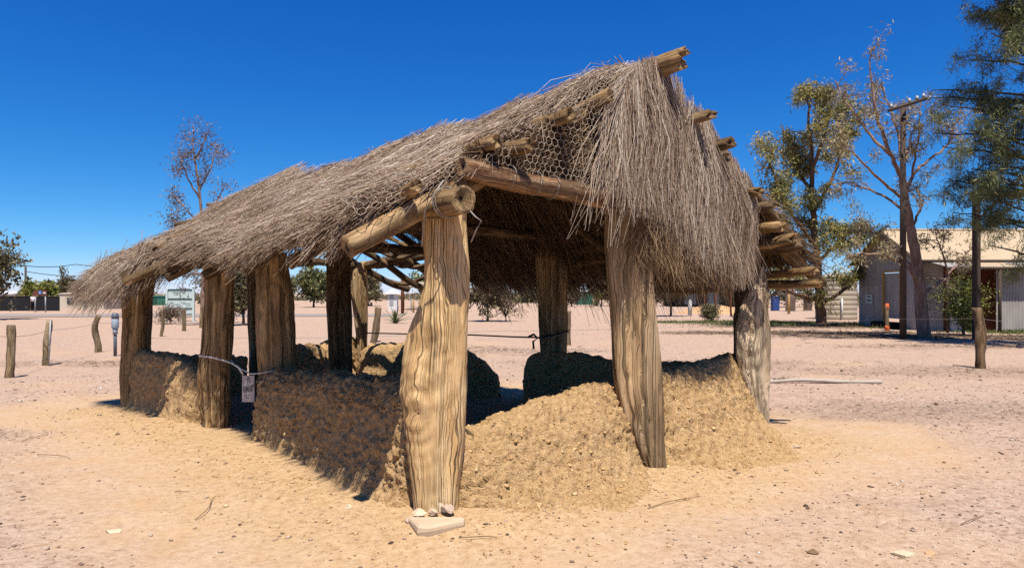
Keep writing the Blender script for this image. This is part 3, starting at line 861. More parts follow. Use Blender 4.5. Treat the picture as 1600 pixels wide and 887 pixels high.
# battens lying along the near slope, their ends poking past the gable
for k, (a, out, dz, r) in enumerate(((-0.055, 0.24, 0.00, 0.050), (0.085, 0.27, 0.04, 0.056), (0.130, 0.36, -0.05, 0.054), (0.235, 0.31, 0.01, 0.054), (0.335, 0.34, -0.03, 0.060), (0.435, 0.26, 0.08, 0.046))):
    zz = 2.44 + (3.58 - 2.44) * (a / 0.5)
    p0 = G(a, out, zz + dz)
    tt = 0.80 * (1 - a / 0.5)
    s1 = 0.35 + 0.1 * (k % 3)
    p1 = slopeL(np.array([s1]), np.array([min(tt, 0.97)]))[0] + [0, 0, -0.10]
    log('batten', p0, p1, r, r * 0.8, M['log'], SH, 0.09, 0.18, hollow=0.012, rag=0.02)
    p2 = slopeL(np.array([1.04 + 0.012 * k]), np.array([min(tt + 0.02 * (k % 2), 1.0)]))[0] + [0, 0, 0.04 + 0.06 * (k % 2)]
    log('batten', slopeL(np.array([s1 - 0.05]), np.array([min(tt, 0.97)]))[0] + [0, 0, -0.14], p2, r * 0.8, r * 0.75, M['oldlog' if k % 2 else 'log'], SH, 0.10, 0.10)
# right slope: rafters (bare ones where the brush has gone)
for i, s in enumerate((-0.03, 0.12, 0.27, 0.42, 0.57, 0.68, 0.775, 0.86, 0.95)):
    a = ridge(s) + [0, 0, -0.14]; b = eaveR(s) + [0, 0, -0.10]; b = b + (b - a) * (0.06 + 0.04 * (i % 3))
    log('rafter', a, b, 0.05, 0.058 if i else 0.065, M['log'] if i in (0,) else M['oldlog'], SH, 0.09)
# battens of the right slope: stubs at the front gable, crooked branches at the bare far end
for k, (a, out, r) in enumerate(((0.60, 0.50, 0.050), (0.675, 0.50, 0.055), (0.70, 0.40, 0.045), (0.80, 0.46, 0.050), (0.845, 0.50, 0.058), (0.885, 0.52, 0.055), (0.935, 0.50, 0.062), (0.965, 0.56, 0.060), (1.03, 0.52, 0.05), (1.075, 0.50, 0.05))):
    zz = 3.60 - (a - 0.5) * 3.14 - 0.06 + 0.03 * math.sin(k * 2.1)
    log('batten', G(a, out, zz), at(P1 + (P3 - P1) * a + V * 2.6, zz - 0.15), r, r * 0.8, M['oldlog' if k % 3 == 1 else 'log'], SH, 0.09, 0.24, hollow=0.01, rag=0.05, n=11)
for k, t in enumerate((0.12, 0.27, 0.42, 0.55, 0.67, 0.79, 0.90, 1.0)):
    p0 = slopeR(np.array([0.52 + 0.03 * (k % 2)]), np.array([t]))[0] + [0, 0, -0.05]; p1 = slopeR(np.array([1.02]), np.array([t + 0.03 * math.sin(k * 3)]))[0] + [0, 0, -0.04]
    log('batten', p0, p1, 0.038 + 0.008 * (k % 3), 0.03, M['log' if k % 3 == 0 else 'oldlog'], SH, 0.30, 0.15)
# exposed rail at the step in the thatch by the far corner
log('exposed_rail', PX(194, 440, 7.75), PX(313, 388, 7.95), 0.052, 0.055, M['log'], SH, 0.02, 0.1, hollow=0.02)
log('exposed_rail', PX(190, 432, 7.9), PX(262, 398, 8.1), 0.05, 0.05, M['oldlog'], SH, 0.02, 0.1)
log('exposed_rail', PX(246, 391, 7.9), PX(286, 366, 8.4), 0.06, 0.06, M['log'], SH, 0.0, 0.1, hollow=0.10)
log('exposed_rail', PX(266, 376, 7.95), PX(298, 362, 8.4), 0.05, 0.05, M['log'], SH, 0.0, 0.1, hollow=0.06)
# splayed prop under the right eave
log('brace', PX(1184, 352, 7.40), PX(1258, 424, 7.75), 0.055, 0.062, M['log'], SH, 0.02, 0.1)

# --- front gable: brush packed behind netting (left half), brush hung as a curtain (right half)
def gable_top(a):
    a = np.asarray(a, float)
    return np.where(a < 0.5, 2.46 + (3.56 - 2.46) * a / 0.5, 3.56 - (a - 0.5) * 3.14)
na_, nb_ = 60, 26
Aa, Bb = np.meshgrid(np.linspace(0.05, 1.0, na_), np.linspace(0, 1, nb_), indexing='ij')
zt = gable_top(Aa) - 0.05; zb = np.where(Aa < 0.48, 2.42, 2.15)
zt = np.maximum(zt, zb + 0.01)
Zz = zb + (zt - zb) * Bb
pp = P1[None, None] + (P3 - P1)[None, None] * Aa[..., None]
nz = fbm(np.c_[Aa.ravel() * 16, Zz.ravel() * 4, np.zeros(Aa.size)], 3).reshape(Aa.shape)
off = 0.05 + 0.05 * nz
v1 = np.concatenate([pp - V * off[..., None], Zz[..., None]], -1).reshape(-1, 3)
v2 = np.concatenate([pp + V * 0.06, Zz[..., None]], -1).reshape(-1, 3)
idx_ = np.arange(na_ * nb_).reshape(na_, nb_)
q = np.stack([idx_[:-1, :-1], idx_[1:, :-1], idx_[1:, 1:], idx_[:-1, 1:]], -1).reshape(-1, 4)
ff = [q, q[:, ::-1] + na_ * nb_]
for e in (idx_[0, :], idx_[-1, ::-1], idx_[::-1, 0], idx_[:, -1]):
    ff.append(np.stack([e[:-1], e[1:], e[1:] + na_ * nb_, e[:-1] + na_ * nb_], -1))
mesh('gable_infill', np.concatenate([v1, v2]), np.ascontiguousarray(np.concatenate(ff)), M['core'], SH, smooth=True)
rg = np.random.default_rng(51)
n = 5200
a = rg.uniform(0.05, 0.62, n); zb = np.where(a < 0.5, 2.46, 2.9); ztop = gable_top(a) - 0.03
z = zb + (ztop - zb) * rg.uniform(0, 1, n)
xy2 = P1 + (P3 - P1) * a[:, None] - V * (0.09 + 0.05 * rg.uniform(size=n))[:, None]
cl = fbm(np.c_[a * 14, z * 4, np.zeros(n)], 2)
dv = np.c_[U[0] * np.ones(n), U[1] * np.ones(n), 0.45 + cl * 1.6 + rg.normal(size=n) * 0.35]
v, f, ix = strands(np.c_[xy2, z] - unit(dv) * 0.14, dv, rg.uniform(0.16, 0.34, n), rg.uniform(0.004, 0.009, n), 0, 0.4, 0.08, 0.7, rg)
tag(mesh('gable_brush', v, f, M['brush'], SH, attr={'tint': np.clip(0.30 + cl * 0.9 + rg.normal(size=n) * 0.2, 0, 1)[ix]}), kind='stuff')

# curtain of hanging brush
glen0 = np.linalg.norm(P3 - P1)
rg = np.random.default_rng(52)
n = 24000
a = np.r_[rg.uniform(0.375, 0.835, int(n * 0.92)), rg.uniform(0.375, 0.52, n - int(n * 0.92))]
zmax = np.interp(a, [0.34, 0.40, 0.46, 0.52, 0.58, 0.7, 0.8, 0.92], [3.15, 3.42, 3.62, 3.64, 3.44, 3.08, 2.78, 2.4]) + rg.normal(size=n) * 0.03
zmin = np.interp(a, [0.36, 0.42, 0.48, 0.55, 0.65, 0.75, 0.785, 0.84], [2.52, 2.40, 2.20, 1.94, 1.82, 1.80, 1.98, 2.55])
cl = fbm(np.c_[a * 26, np.zeros(n), np.zeros(n)], 3)
zmin = zmin + 0.34 * cl
L = rg.uniform(0.5, 1.35, n)
L = np.minimum(L, zmax - zmin + 0.1)
top = zmax - rg.uniform(0, 1, n) ** 1.7 * np.maximum(0.02, zmax - zmin - L)
keepm = ~((a > 0.50) & (a < 0.615) & (top > 3.14 + 0.2 * cl) & (rg.uniform(size=n) < 0.85))
keepm &= rg.uniform(size=n) < np.clip(1.0 + 2.6 * np.minimum(0, cl + 0.10), 0.10, 1)
a, zmax, zmin, cl, L, top = [q_[keepm] for q_ in (a, zmax, zmin, cl, L, top)]
n = len(a)
fr = (zmax - top) / np.maximum(0.1, zmax - zmin)
offc = 0.24 + 0.08 * fr + 0.11 * cl + rg.uniform(-0.04, 0.08, n)
xy2 = P1 + (P3 - P1) * a[:, None] - V * offc[:, None]
leftlean = -0.10 * sstep(0.46, 0.38, a) + rg.normal(size=n) * 0.11 + 0.26 * fbm(np.c_[a * 30, top * 1.5, np.ones(n)], 2)
bnd = (np.floor(a * 52) + 0.5 + 0.35 * np.sin(np.floor(a * 52) * 7.3)) / 52
leftlean = leftlean + (bnd - a) * glen0 / np.maximum(L, 0.3) * 0.75 * (rg.uniform(size=n) < 0.8)
wildc = rg.uniform(size=n) < 0.13
leftlean = leftlean + wildc * rg.normal(size=n) * 0.55
L = np.where(wildc, L * 0.5, L)
dv = np.c_[U[0] * leftlean - V[0] * 0.06, U[1] * leftlean - V[1] * 0.06, -np.ones(n)]
v, f, ix = strands(np.c_[xy2, top], dv, L, rg.uniform(0.003, 0.0065, n), 0, 0.45, 0.05, 0.6, rg)
tag(mesh('brush_curtain', v, f, M['thatch'], SH, attr={'tint': np.clip(0.62 + 0.55 * cl + rg.normal(size=n) * 0.27, 0, 1)[ix]}), kind='stuff')
m_ = 150
a2 = rg.uniform(0.33, 0.42, m_); tp = rg.uniform(2.75, 3.2, m_)
p2_ = np.c_[P1 + (P3 - P1) * a2[:, None] - V * 0.30, tp]
dv = np.c_[-U[0] * rg.uniform(0.1, 0.8, m_), -U[1] * rg.uniform(0.1, 0.8, m_), -np.ones(m_)]
v, f, ix = strands(p2_, dv, rg.uniform(0.4, 0.85, m_), rg.uniform(0.004, 0.007, m_), 0, 0.5, 0.1, 0.8, rg)
tag(mesh('loose_stalks', v, f, M['thatch'], SH, attr={'tint': rg.uniform(0.4, 1.0, m_)[ix]}), kind='stuff')
# fringe of loose brown ends below it
n = 2600
a = rg.uniform(0.44, 0.765, n)
top = np.interp(a, [0.44, 0.6, 0.9], [2.28, 2.14, 2.16]) + rg.normal(size=n) * 0.08
xy2 = P1 + (P3 - P1) * a[:, None] - V * (0.22 + rg.uniform(-0.08, 0.1, n))[:, None]
dv = np.c_[rg.normal(size=(n, 2)) * 0.22, -np.ones(n)]
v, f, ix = strands(np.c_[xy2, top], dv, rg.uniform(0.2, 0.52, n), rg.uniform(0.003, 0.006, n), 0, 0.4, 0.0, 1.4, rg)
tag(mesh('curtain_fringe', v, f, M['brush'], SH, attr={'tint': rg.uniform(0.35, 1, n)[ix]}), kind='stuff')

# hexagonal wire netting
def netting(name, fn, u0, u1, w0, w1, cell, r, keep):
    """fn maps flat sheet metres (u, w) to space"""
    dx, dy = cell, cell * 0.87
    segs = set()
    nu, nw = int((u1 - u0) / dx) + 2, int((w1 - w0) / dy) + 2
    for j in range(nw):
        for i in range(nu):
            cx_ = u0 + i * dx + (dx / 2 if j % 2 else 0); cy_ = w0 + j * dy
            if not keep(cx_, cy_): continue
            vs = [(round(cx_ + dx * 0.5 * hx, 4), round(cy_ + dy * hy, 4)) for hx, hy in ((0, 0.667), (1, 0.333), (1, -0.333), (0, -0.667), (-1, -0.333), (-1, 0.333))]
            for k in range(6):
                segs.add(tuple(sorted((vs[k], vs[(k + 1) % 6]))))
    segs = np.array(list(segs))
    a, b = segs[:, 0], segs[:, 1]
    jig = lambda q: q + 0.016 * np.c_[pnoise(np.c_[q * 3.0, np.zeros(len(q))]), pnoise(np.c_[q * 3.0 + 9, np.ones(len(q))])] + 0.006 * np.c_[pnoise(np.c_[q * 23.0, np.zeros(len(q))]), pnoise(np.c_[q * 23.0 + 4, np.ones(len(q))])]
    a, b = jig(a), jig(b)
    pa, pb = fn(a[:, 0], a[:, 1]), fn(b[:, 0], b[:, 1])
    v, f, ix = strands(pa, pb - pa, np.linalg.norm(pb - pa, axis=1), r * 2, 0, 1.0, 0, 0.0, rng, 1)
    return mesh(name, v, f, M['mesh_wire'], SH)
glen = np.linalg.norm(P3 - P1)
def net_gable(u, w):
    nn = fbm(np.c_[u * 2.5, w * 2.5, np.zeros(len(u))], 2)
    xy = P1 + np.outer(u / glen, (P3 - P1)) - np.outer(0.215 + 0.05 * nn, V)
    return np.c_[xy, w]
def keep_g(u, w):
    a = u / glen
    if a < 0.5: return 2.52 - 0.1 * a < w < 2.42 + 1.22 * a / 0.5 - 0.02
    return 2.9 < w < 3.66 - (a - 0.5) * 3.0
tag(netting('wire_netting', net_gable, 0.1, 3.2, 2.35, 3.7, 0.060, 0.0025, keep_g), 'hexagonal wire netting over the gable brush')
vlen = np.linalg.norm(slopeL(np.array([0.0]), np.array([0.0])) - slopeL(np.array([0.0]), np.array([1.0])))
def net_verge(u, w):        # over the edge of the near slope, at its gable end
    p = slopeL(np.clip(u, 0, 9) / 7.3, np.clip(w / vlen, 0, 1.0))
    p[:, 2] += 0.12
    low = np.clip(0.10 - u, 0, 1)
    p[:, 2] -= low * 0.6
    p[:, :2] -= np.outer(low * 0.6, V)
    return p
tag(netting('wire_netting', net_verge, -0.06, 0.75, 0.1, vlen, 0.060, 0.0023, lambda u, w: u < 0.30 + 0.25 * math.sin(w * 3.1)), 'hexagonal wire netting over the roof edge')

# tie wires
def loop_wire(name, c, axis, r, parent, turns=2, wr=0.003):
    axis = unit(axis); a = unit(np.cross(axis, [0.1, 0.2, 0.97])); b = np.cross(axis, a)
    pts = [np.asarray(c) + r * (math.cos(t) * a + math.sin(t) * b) + axis * (t / (2 * math.pi) - turns / 2) * 0.018 * (1 + 0.4 * math.sin(t * 0.7)) for t in np.linspace(0, 2 * math.pi * turns, 22 * turns)]
    return MB().tube(pts, wr, 5).build(name, M['wire'], parent, True)
pl0 = at(P1 - V * 0.34, 2.225); ax = unit(at(P4 + V * 0.25, 2.13) - pl0)
loop_wire('tie_wire', pl0 + ax * 0.19, ax, 0.106, SH, 3)
t0, t1 = G(0.03, 0.16, 2.475), G(0.50, 0.20, 2.34); ax2 = unit(t1 - t0)
for k in (0.42, 0.68, 0.86, 1.15): loop_wire('tie_wire', t0 + ax2 * k, ax2, 0.092, SH, 1)
MB().tube([PX(693, 282, 4.5), PX(680, 300, 4.48), PX(664, 330, 4.52), PX(659, 385, 4.52)], 0.006, 6).build('tie_wire', M['wire'], SH, True)
MB().tube([PX(735, 330, 4.5), PX(742, 338, 4.48), PX(752, 345, 4.48), PX(744, 360, 4.5), PX(736, 378, 4.55)], 0.0055, 6).build('tie_wire', M['wire'], SH, True)
MB().tube([PX(572, 298, 4.75), PX(573, 340, 4.7), PX(574, 376, 4.72)], 0.004, 6).build('tie_wire', M['wire'], SH, True)

# ------------------------------------------------------------------ mud walls
def wall(name, A, B, h, prof_out, prof_in, parent, seed, endA=0.15, endB=0.15, rough=0.045, lateral=None, res=0.03):
    """A->B in plan; h(k) height along it; prof_out(k) = how far the foot spreads on the left-hand (outer) side"""
    A = np.asarray(A, float); B = np.asarray(B, float)
    L = np.linalg.norm(B - A); t = (B - A) / L; nrm = np.array([t[1], -t[0]])   # outer side = right of A->B
    K = np.linspace(0, 1, int(L / res) + 2)
    hh = h(K) + (0.055 * fbm(np.c_[K * L * 3.5, np.full(len(K), seed * 1.7), np.zeros(len(K))], 3)) * np.clip(6 * np.minimum(K, 1 - K), 0, 1); po = prof_out(K); pi = prof_in(K)
    ns = 70 if res > 0.02 else 130
    S = np.linspace(0, 1, ns)
    verts = np.empty((len(K), ns, 3))
    for i, k in enumerate(K):
        H_ = max(0.03, hh[i])
        tk = 0.15
        e = min(1.0, (k * L) / endA if endA > 0 else 1, ((1 - k) * L) / endB if endB > 0 else 1)
        e = math.sqrt(max(0.02, e))
        key = [(-pi[i] * e, -0.10), (-pi[i] * e, 0.0), (-(tk + 0.35 * (pi[i] - tk)) * e, 0.35 * H_), (-tk * 0.9 * e, 0.9 * H_), (-tk * 0.5 * e, 1.0 * H_), (tk * 0.45 * e, 1.0 * H_), (tk * 0.95 * e, 0.90 * H_),
               ((tk + 0.16 * (po[i] - tk)) * e, 0.66 * H_), ((tk + 0.36 * (po[i] - tk)) * e, 0.34 * H_), ((tk + 0.64 * (po[i] - tk)) * e, 0.13 * H_), (po[i] * e, 0.035), (po[i] * e + 0.12, -0.02), (po[i] * e + 0.2, -0.12)]
        key = np.array(key)
        dl = np.r_[0, np.cumsum(np.linalg.norm(np.diff(key, axis=0), axis=1))]; dl /= dl[-1]
        o_ = np.interp(S, dl, key[:, 0]); z_ = np.interp(S, dl, key[:, 1])
        o_ = np.convolve(np.r_[[o_[0]]*2, o_, [o_[-1]]*2], np.ones(5)/5, 'valid'); z_ = np.convolve(np.r_[[z_[0]]*2, z_, [z_[-1]]*2], np.ones(5)/5, 'valid')
        c = A + t * (k * L)
        if lateral is not None: c = c + nrm * lateral(k)
        verts[i, :, :2] = c + np.outer(o_, nrm); verts[i, :, 2] = z_
    # displace along numerical normals
    du = np.gradient(verts, axis=0); dv_ = np.gradient(verts, axis=1)
    nn = unit(np.cross(du, dv_))
    if nn[len(K)//2, ns//2, 2] < 0: nn = -nn
    q = verts.reshape(-1, 3) + seed * 3.1
    dsp = rough * fbm(q * 3.2, 3) + rough * 0.8 * np.abs(fbm(q * 9, 3)) + rough * 0.55 * fbm(q * 24, 2, 0.65)
    if res < 0.02: dsp += (0.026 * (np.abs(pnoise(q * 13)) + 0.8 * np.abs(pnoise(q * 29 + 5)) - 0.5) - 0.03 * (1 - sstep(0.0, 0.07, np.abs(fbm(q * np.array([4.2, 4.2, 6.5]) + 2.2, 2))))) * sstep(-0.25, 0.25, pnoise(q * 2.1) + 0.2)
    verts = verts + nn * dsp.reshape(len(K), ns)[..., None]
    n = len(K)
    idx = np.arange(n * ns).reshape(n, ns)
    q = np.stack([idx[:-1, :-1], idx[1:, :-1], idx[1:, 1:], idx[:-1, 1:]], -1).reshape(-1, 4)
    fl = q.tolist()
    vl = verts.reshape(-1, 3).tolist()
    for row, rev in ((0, False), (n - 1, True)):
        c = verts[row].mean(0); c[2] = hh[row] * 0.4
        vl.append(c.tolist()); ci = len(vl) - 1
        for k in range(ns - 1):
            a, b = idx[row, k], idx[row, k + 1]
            fl.append([a, b, ci] if not rev else [b, a, ci])
    o = mesh(name, np.array(vl), [list(map(int, x)) for x in fl], M['mud'], parent, smooth=True)
    return o, verts, nn

ip = np.interp
# near left wall, doorway side (P4 -> P1); outer side faces the camera-left
wA, vA, nA_ = wall('mud_wall', P4 - [0.1, 0.0], P1 + [-0.02, 0.25], lambda k: ip(k, [0, .1, .5, .85, 1], [0.74, 0.80, 0.86, 0.92, 0.86]) , lambda k: ip(k, [0, .6, .85, 1], [0.20, 0.26, 0.36, 0.28]), lambda k: 0.22 + 0 * k, SH, 1, 0.12, 0.1, 0.05, res=0.016)
# far left wall (P6 -> P5)
wB, vB, nB_ = wall('mud_wall', P6 + [0.05, 0.0], P5 + [-0.12, 0.12], lambda k: ip(k, [0, .3, .6, .8, 1], [0.80, 0.84, 0.78, 0.74, 0.55]), lambda k: ip(k, [0, .7, 1], [0.22, 0.26, 0.38]), lambda k: 0.25 + 0 * k, SH, 2, 0.1, 0.3, 0.06, res=0.025)
# front gable: slumped mud, spread out in front
wC, vC, nC_ = wall('mud_wall', P1 + U * 0.14 + V * 0.22, P2 + V * 0.20 + U * 0.05, lambda k: ip(k, [0, .12, .35, .6, 1], [0.50, 0.56, 0.64, 0.74, 0.82]), lambda k: ip(k, [0, .15, .5, .8, 1], [0.24, 0.66, 0.92, 0.62, 0.22]), lambda k: 0.24 + 0 * k, SH, 3, 0.06, 0.05, 0.042, res=0.013)
wD, vD, nD_ = wall('mud_wall', P2 + V * 0.20 - U * 0.05, P3 + V * 0.22 - U * 0.05, lambda k: ip(k, [0, .3, .6, .9, 1], [0.83, 0.84, 0.86, 0.92, 0.86]), lambda k: ip(k, [0, .2, .6, .9, 1], [0.24, 0.74, 1.02, 0.62, 0.24]), lambda k: 0.24 + 0 * k, SH, 4, 0.05, 0.1, 0.042, res=0.013)
# right long wall: two humps with a way through between
rw = lambda k: P3 + (P8 - P3) * k
wE, vE, nE_ = wall('mud_wall', rw(0.03), rw(0.475), lambda k: ip(k, [0, .2, .45, .7, .86, .95, 1], [0.80, 0.78, 0.72, 0.80, 0.80, 0.74, 0.5]), lambda k: 0.30 + 0 * k, lambda k: 0.28 + 0 * k, SH, 5, 0.1, 0.2, 0.035, res=0.035)
wF, vF, nF_ = wall('mud_wall', rw(0.545), rw(0.98), lambda k: ip(k, [0, .1, .25, .6, .9, 1], [0.35, 0.60, 0.78, 0.80, 0.72, 0.6]), lambda k: 0.30 + 0 * k, lambda k: 0.30 + 0 * k, SH, 6, 0.3, 0.2, 0.04, res=0.035)
# far gable
wG, vG, nG_ = wall('mud_wall', P8 + [0.0, 0.05], P7 + [0.1, 0.0], lambda k: ip(k, [0, .25, .5, .8, 1], [0.82, 0.86, 0.70, 0.78, 0.66]), lambda k: 0.30 + 0 * k, lambda k: 0.34 + 0 * k, SH, 7, 0.2, 0.2, 0.10, res=0.035)
wH, vH, nH_ = wall('mud_wall', P7 + [-0.1, -0.1], P6 + [0.05, 0.15], lambda k: ip(k, [0, .4, 1], [0.62, 0.66, 0.74]), lambda k: 0.28 + 0 * k, lambda k: 0.30 + 0 * k, SH, 8, 0.2, 0.2, 0.08, res=0.035)

# crumbs: many small lumps lying on a set of points
ICO = None
def crumbs(name, pts, size, tint, mat, parent=None, flat=0.7, loc=None, seed=1, octa=False):
    rg = np.random.default_rng(seed)
    global ICO
    if ICO is None:
        ph = (1 + 5 ** .5) / 2
        iv = unit(np.array([(-1,ph,0),(1,ph,0),(-1,-ph,0),(1,-ph,0),(0,-1,ph),(0,1,ph),(0,-1,-ph),(0,1,-ph),(ph,0,-1),(ph,0,1),(-ph,0,-1),(-ph,0,1)], float))
        fi = np.array([(0,11,5),(0,5,1),(0,1,7),(0,7,10),(0,10,11),(1,5,9),(5,11,4),(11,10,2),(10,7,6),(7,1,8),(3,9,4),(3,4,2),(3,2,6),(3,6,8),(3,8,9),(4,9,5),(2,4,11),(6,2,10),(8,6,7),(9,8,1)])
        ICO = (iv, fi)
    iv, fi = ICO
    if octa:
        iv = np.array([(1,0,0),(0,1,0),(-1,0,0),(0,-1,0),(0,0,1),(0,0,-1)], float); fi = np.array([(0,1,4),(1,2,4),(2,3,4),(3,0,4),(1,0,5),(2,1,5),(3,2,5),(0,3,5)])
    nvv = len(iv)
    n = len(pts)
    s = np.asarray(size)[:, None, None]
    v = iv[None] * (1 + rg.uniform(-0.35, 0.35, (n, nvv, 1)))
    sc = rg.uniform(0.7, 1.3, (n, 1, 3)); sc[..., 2] *= flat
    v = v * sc * s
    an = rg.uniform(0, 2 * math.pi, n); ca, sa = np.cos(an)[:, None], np.sin(an)[:, None]
    x = v[..., 0] * ca - v[..., 1] * sa; y = v[..., 0] * sa + v[..., 1] * ca
    v = np.stack([x, y, v[..., 2]], -1) + np.asarray(pts)[:, None, :]
    f = (fi[None] + (np.arange(n) * nvv)[:, None, None]).reshape(-1, 3)
    o = mesh(name, v.reshape(-1, 3), f, M[mat], parent, smooth=False, attr={'tint': np.repeat(tint, nvv)}, loc=loc)
    return tag(o, kind='stuff')

def sample_wall(vv, n, rg, lo=0.30, hi=0.97):
    a, b = vv.shape[:2]
    i = rg.uniform(0, a - 1.001, n); j = rg.uniform(lo * (b - 1), hi * (b - 1) - 0.01, n)
    i0, j0 = i.astype(int), j.astype(int); fi, fj = (i - i0)[:, None], (j - j0)[:, None]
    return vv[i0, j0] * (1-fi) * (1-fj) + vv[i0+1, j0] * fi * (1-fj) + vv[i0, j0+1] * (1-fi) * fj + vv[i0+1, j0+1] * fi * fj
rg = np.random.default_rng(61)
for wo_, vv, n, hi in ((wC, vC, 1700, 0.96), (wD, vD, 1600, 0.96), (wA, vA, 700, 0.93), (wB, vB, 300, 0.93)):
    p = sample_wall(vv, n, rg, 0.32, hi)
    sz = np.clip(rg.lognormal(-5.15, 0.5, n), 0.0025, 0.02)
    crumbs('mud_crumbs', p, sz, np.clip(rg.normal(0.55, 0.25, n), 0, 1), 'clod', SH, 0.75, seed=62)
    m = int(n * 0.3)
    p = sample_wall(vv, m, rg, 0.32, hi)
    dv = rg.normal(size=(m, 3)); dv[:, 2] = np.abs(dv[:, 2]) * 0.6
    v, f, ix = strands(p, dv, rg.uniform(0.02, 0.075, m), rg.uniform(0.0025, 0.0045, m), 0, 0.6, 0.2, 0.8, rg, 1)
    tag(mesh('straw_bits', v, f, M['thatch'], SH, attr={'tint': rg.uniform(0.15, 1.0, m)[ix]}), kind='stuff')
n = 1300     # dark straw ends along the top of the near wall
k = rg.uniform(0, 1, n)
ia = (k * (vA.shape[0] - 1)).astype(int); ja = rg.integers(int(0.40 * vA.shape[1]), int(0.60 * vA.shape[1]), n)
p = vA[ia, ja]
dv = np.c_[rg.normal(size=(n, 2)), np.abs(rg.normal(size=n)) * 0.5]
v, f, ix = strands(p, dv, rg.uniform(0.04, 0.13, n), rg.uniform(0.003, 0.006, n), 0, 0.5, 0.35, 0.8, rg)
tag(mesh('straw_bits', v, f, M['brush'], SH, attr={'tint': rg.uniform(0.1, 0.8, n)[ix]}), kind='stuff')

# ------------------------------------------------------------------ loose ground cover
rg = np.random.default_rng(71)
n = 24000
th = rg.uniform(math.radians(40), math.radians(140), n); r = rg.uniform(2.2 ** 0.6, 16 ** 0.6, n) ** (1 / 0.6)
xy = np.c_[r * np.cos(th), r * np.sin(th)]
so, sa, li, d = soil_fields(xy)
m = (d > 0.35) & (rg.uniform(size=n) < np.where(sa > 0.5, 0.16, 0.85) + so * 0.35)
xy = xy[m]; so = so[m]; r = r[m]; n = len(xy)
sz = np.clip(rg.lognormal(-5.15, 0.5, n), 0.002, 0.02) * (0.8 + 0.05 * r)
crumbs('gravel', np.c_[xy, ground_z(xy) + sz * 0.2], sz, np.clip(rg.normal(0.42, 0.28, n), 0, 1), 'pebble', None, 0.6, seed=72, octa=True)
n = 3200     # crumbs fallen round the walls
e = rg.integers(0, 2, n)
k = rg.uniform(-0.05, 1.05, n)[:, None]
pa = np.where(e[:, None] == 0, P1 + (P3 - P1) * k, P1 + (P6 - P1) * k)
outd = np.where(e[:, None] == 0, -V[None], -U[None])
xy = pa + outd * (0.15 + np.abs(rg.normal(size=n)) * np.where(e == 0, 0.75, 0.4))[:, None]
sz = np.clip(rg.lognormal(-5.3, 0.5, n), 0.0025, 0.018)
crumbs('fallen_mud', np.c_[xy, ground_z(xy) + sz * 0.3], sz, np.clip(rg.normal(0.55, 0.25, n), 0, 1), 'clod', None, 0.7, seed=73, octa=True)

# leaf litter below the right-hand trees, twig litter on the gravel
pts = []
for x, y, rx, ry in PATCH:
    pts.append(rg.normal(size=(420, 2)) * [rx * 0.5, ry * 0.5] + [x, y])
for x, y, rx, ry in LITTER:
    m = 2300
    q = rg.normal(size=(m, 2)) * [rx * 0.5, ry * 0.45] + [x, y]
    pts.append(q)
xy = np.concatenate(pts); n = len(xy)
dv = np.c_[rg.normal(size=(n, 2)), rg.uniform(0, 0.5, n)]
lsc = np.clip(xy[:, 1] / 24.0, 0.22, 1.0)
v, f, ix = strands(np.c_[xy, ground_z(xy) + 0.004], dv, rg.uniform(0.06, 0.28, n) * lsc, rg.uniform(0.008, 0.02, n) * lsc, 0, 0.6, 0.15, 0.8, rg, 1)
tag(mesh('leaf_litter', v, f, M['litter'], attr={'tint': rg.uniform(0, 1, n)[ix]}), kind='stuff')
# short green grass by the tank, the shed and the fallen pole
pts = []
for x, y, rx, ry, m in ((14.6, 35.0, 4.5, 1.6, 5200), (18.5, 31.0, 1.8, 1.0, 1500), (12.6, 37.5, 3.0, 0.8, 1600), (20.5, 27.6, 2.6, 0.35, 1200), (5.05, 12.55, 0.35, 0.06, 260), (20.8, 27.0, 1.6, 0.5, 700), (9.0, 37, 2.5, 0.7, 1100)):
    pts.append(rg.normal(size=(m, 2)) * [rx * 0.5, ry * 0.5] + [x, y])
xy = np.concatenate(pts); n = len(xy)
dv = np.c_[rg.normal(size=(n, 2)) * 0.6, np.ones(n)]
sc = np.where(xy[:, 1] < 20, 0.35, 1.0)
v, f, ix = strands(np.c_[xy, ground_z(xy)], dv, rg.uniform(0.08, 0.24, n) * sc, rg.uniform(0.012, 0.03, n) * sc, 0, 0.3, 0.2, 0.8, rg, 1)
tag(mesh('grass', v, f, M['grass'], attr={'tint': rg.uniform(0, 1, n)[ix]}), kind='stuff')

# ------------------------------------------------------------------ stones and sticks
def stone(name, c, size, mat, label, seed, group=None, sub=10):
    rg = np.random.default_rng(seed)
    nu, nv = 16, sub
    v = []
    for j in range(nv + 1):
        ph = math.pi * j / nv
        for i in range(nu):
            a = 2 * math.pi * i / nu
            v.append((math.sin(ph) * math.cos(a), math.sin(ph) * math.sin(a), math.cos(ph)))
    v = np.array(v)
    # facet: clip by random planes
    for _ in range(9):
        n_ = unit(rg.normal(size=3)); dd = rg.uniform(0.45, 0.8)
        ov = v @ n_ - dd
        v = v - np.maximum(ov, 0)[:, None] * n_
    v = v * np.array(size) * 0.5 / 0.75
    v += 0.02 * min(size) * rg.normal(size=v.shape)
    an = rg.uniform(0, 6.28)
    f = [(j*nu+i, (j+1)*nu+i, (j+1)*nu+(i+1) % nu, j*nu+(i+1) % nu) for j in range(nv) for i in range(nu)]
    c = np.asarray(c, float)
    return tag(mesh(name, v + c, f, mat, loc=c), label, 'stone', group)
def gz(x, y): return float(ground_z(np.array([[x, y]]))[0])
def gp(px, py):
    D = ground_D(py); x = (px - 800) / F * D
    return np.array([x, D, gz(x, D)])
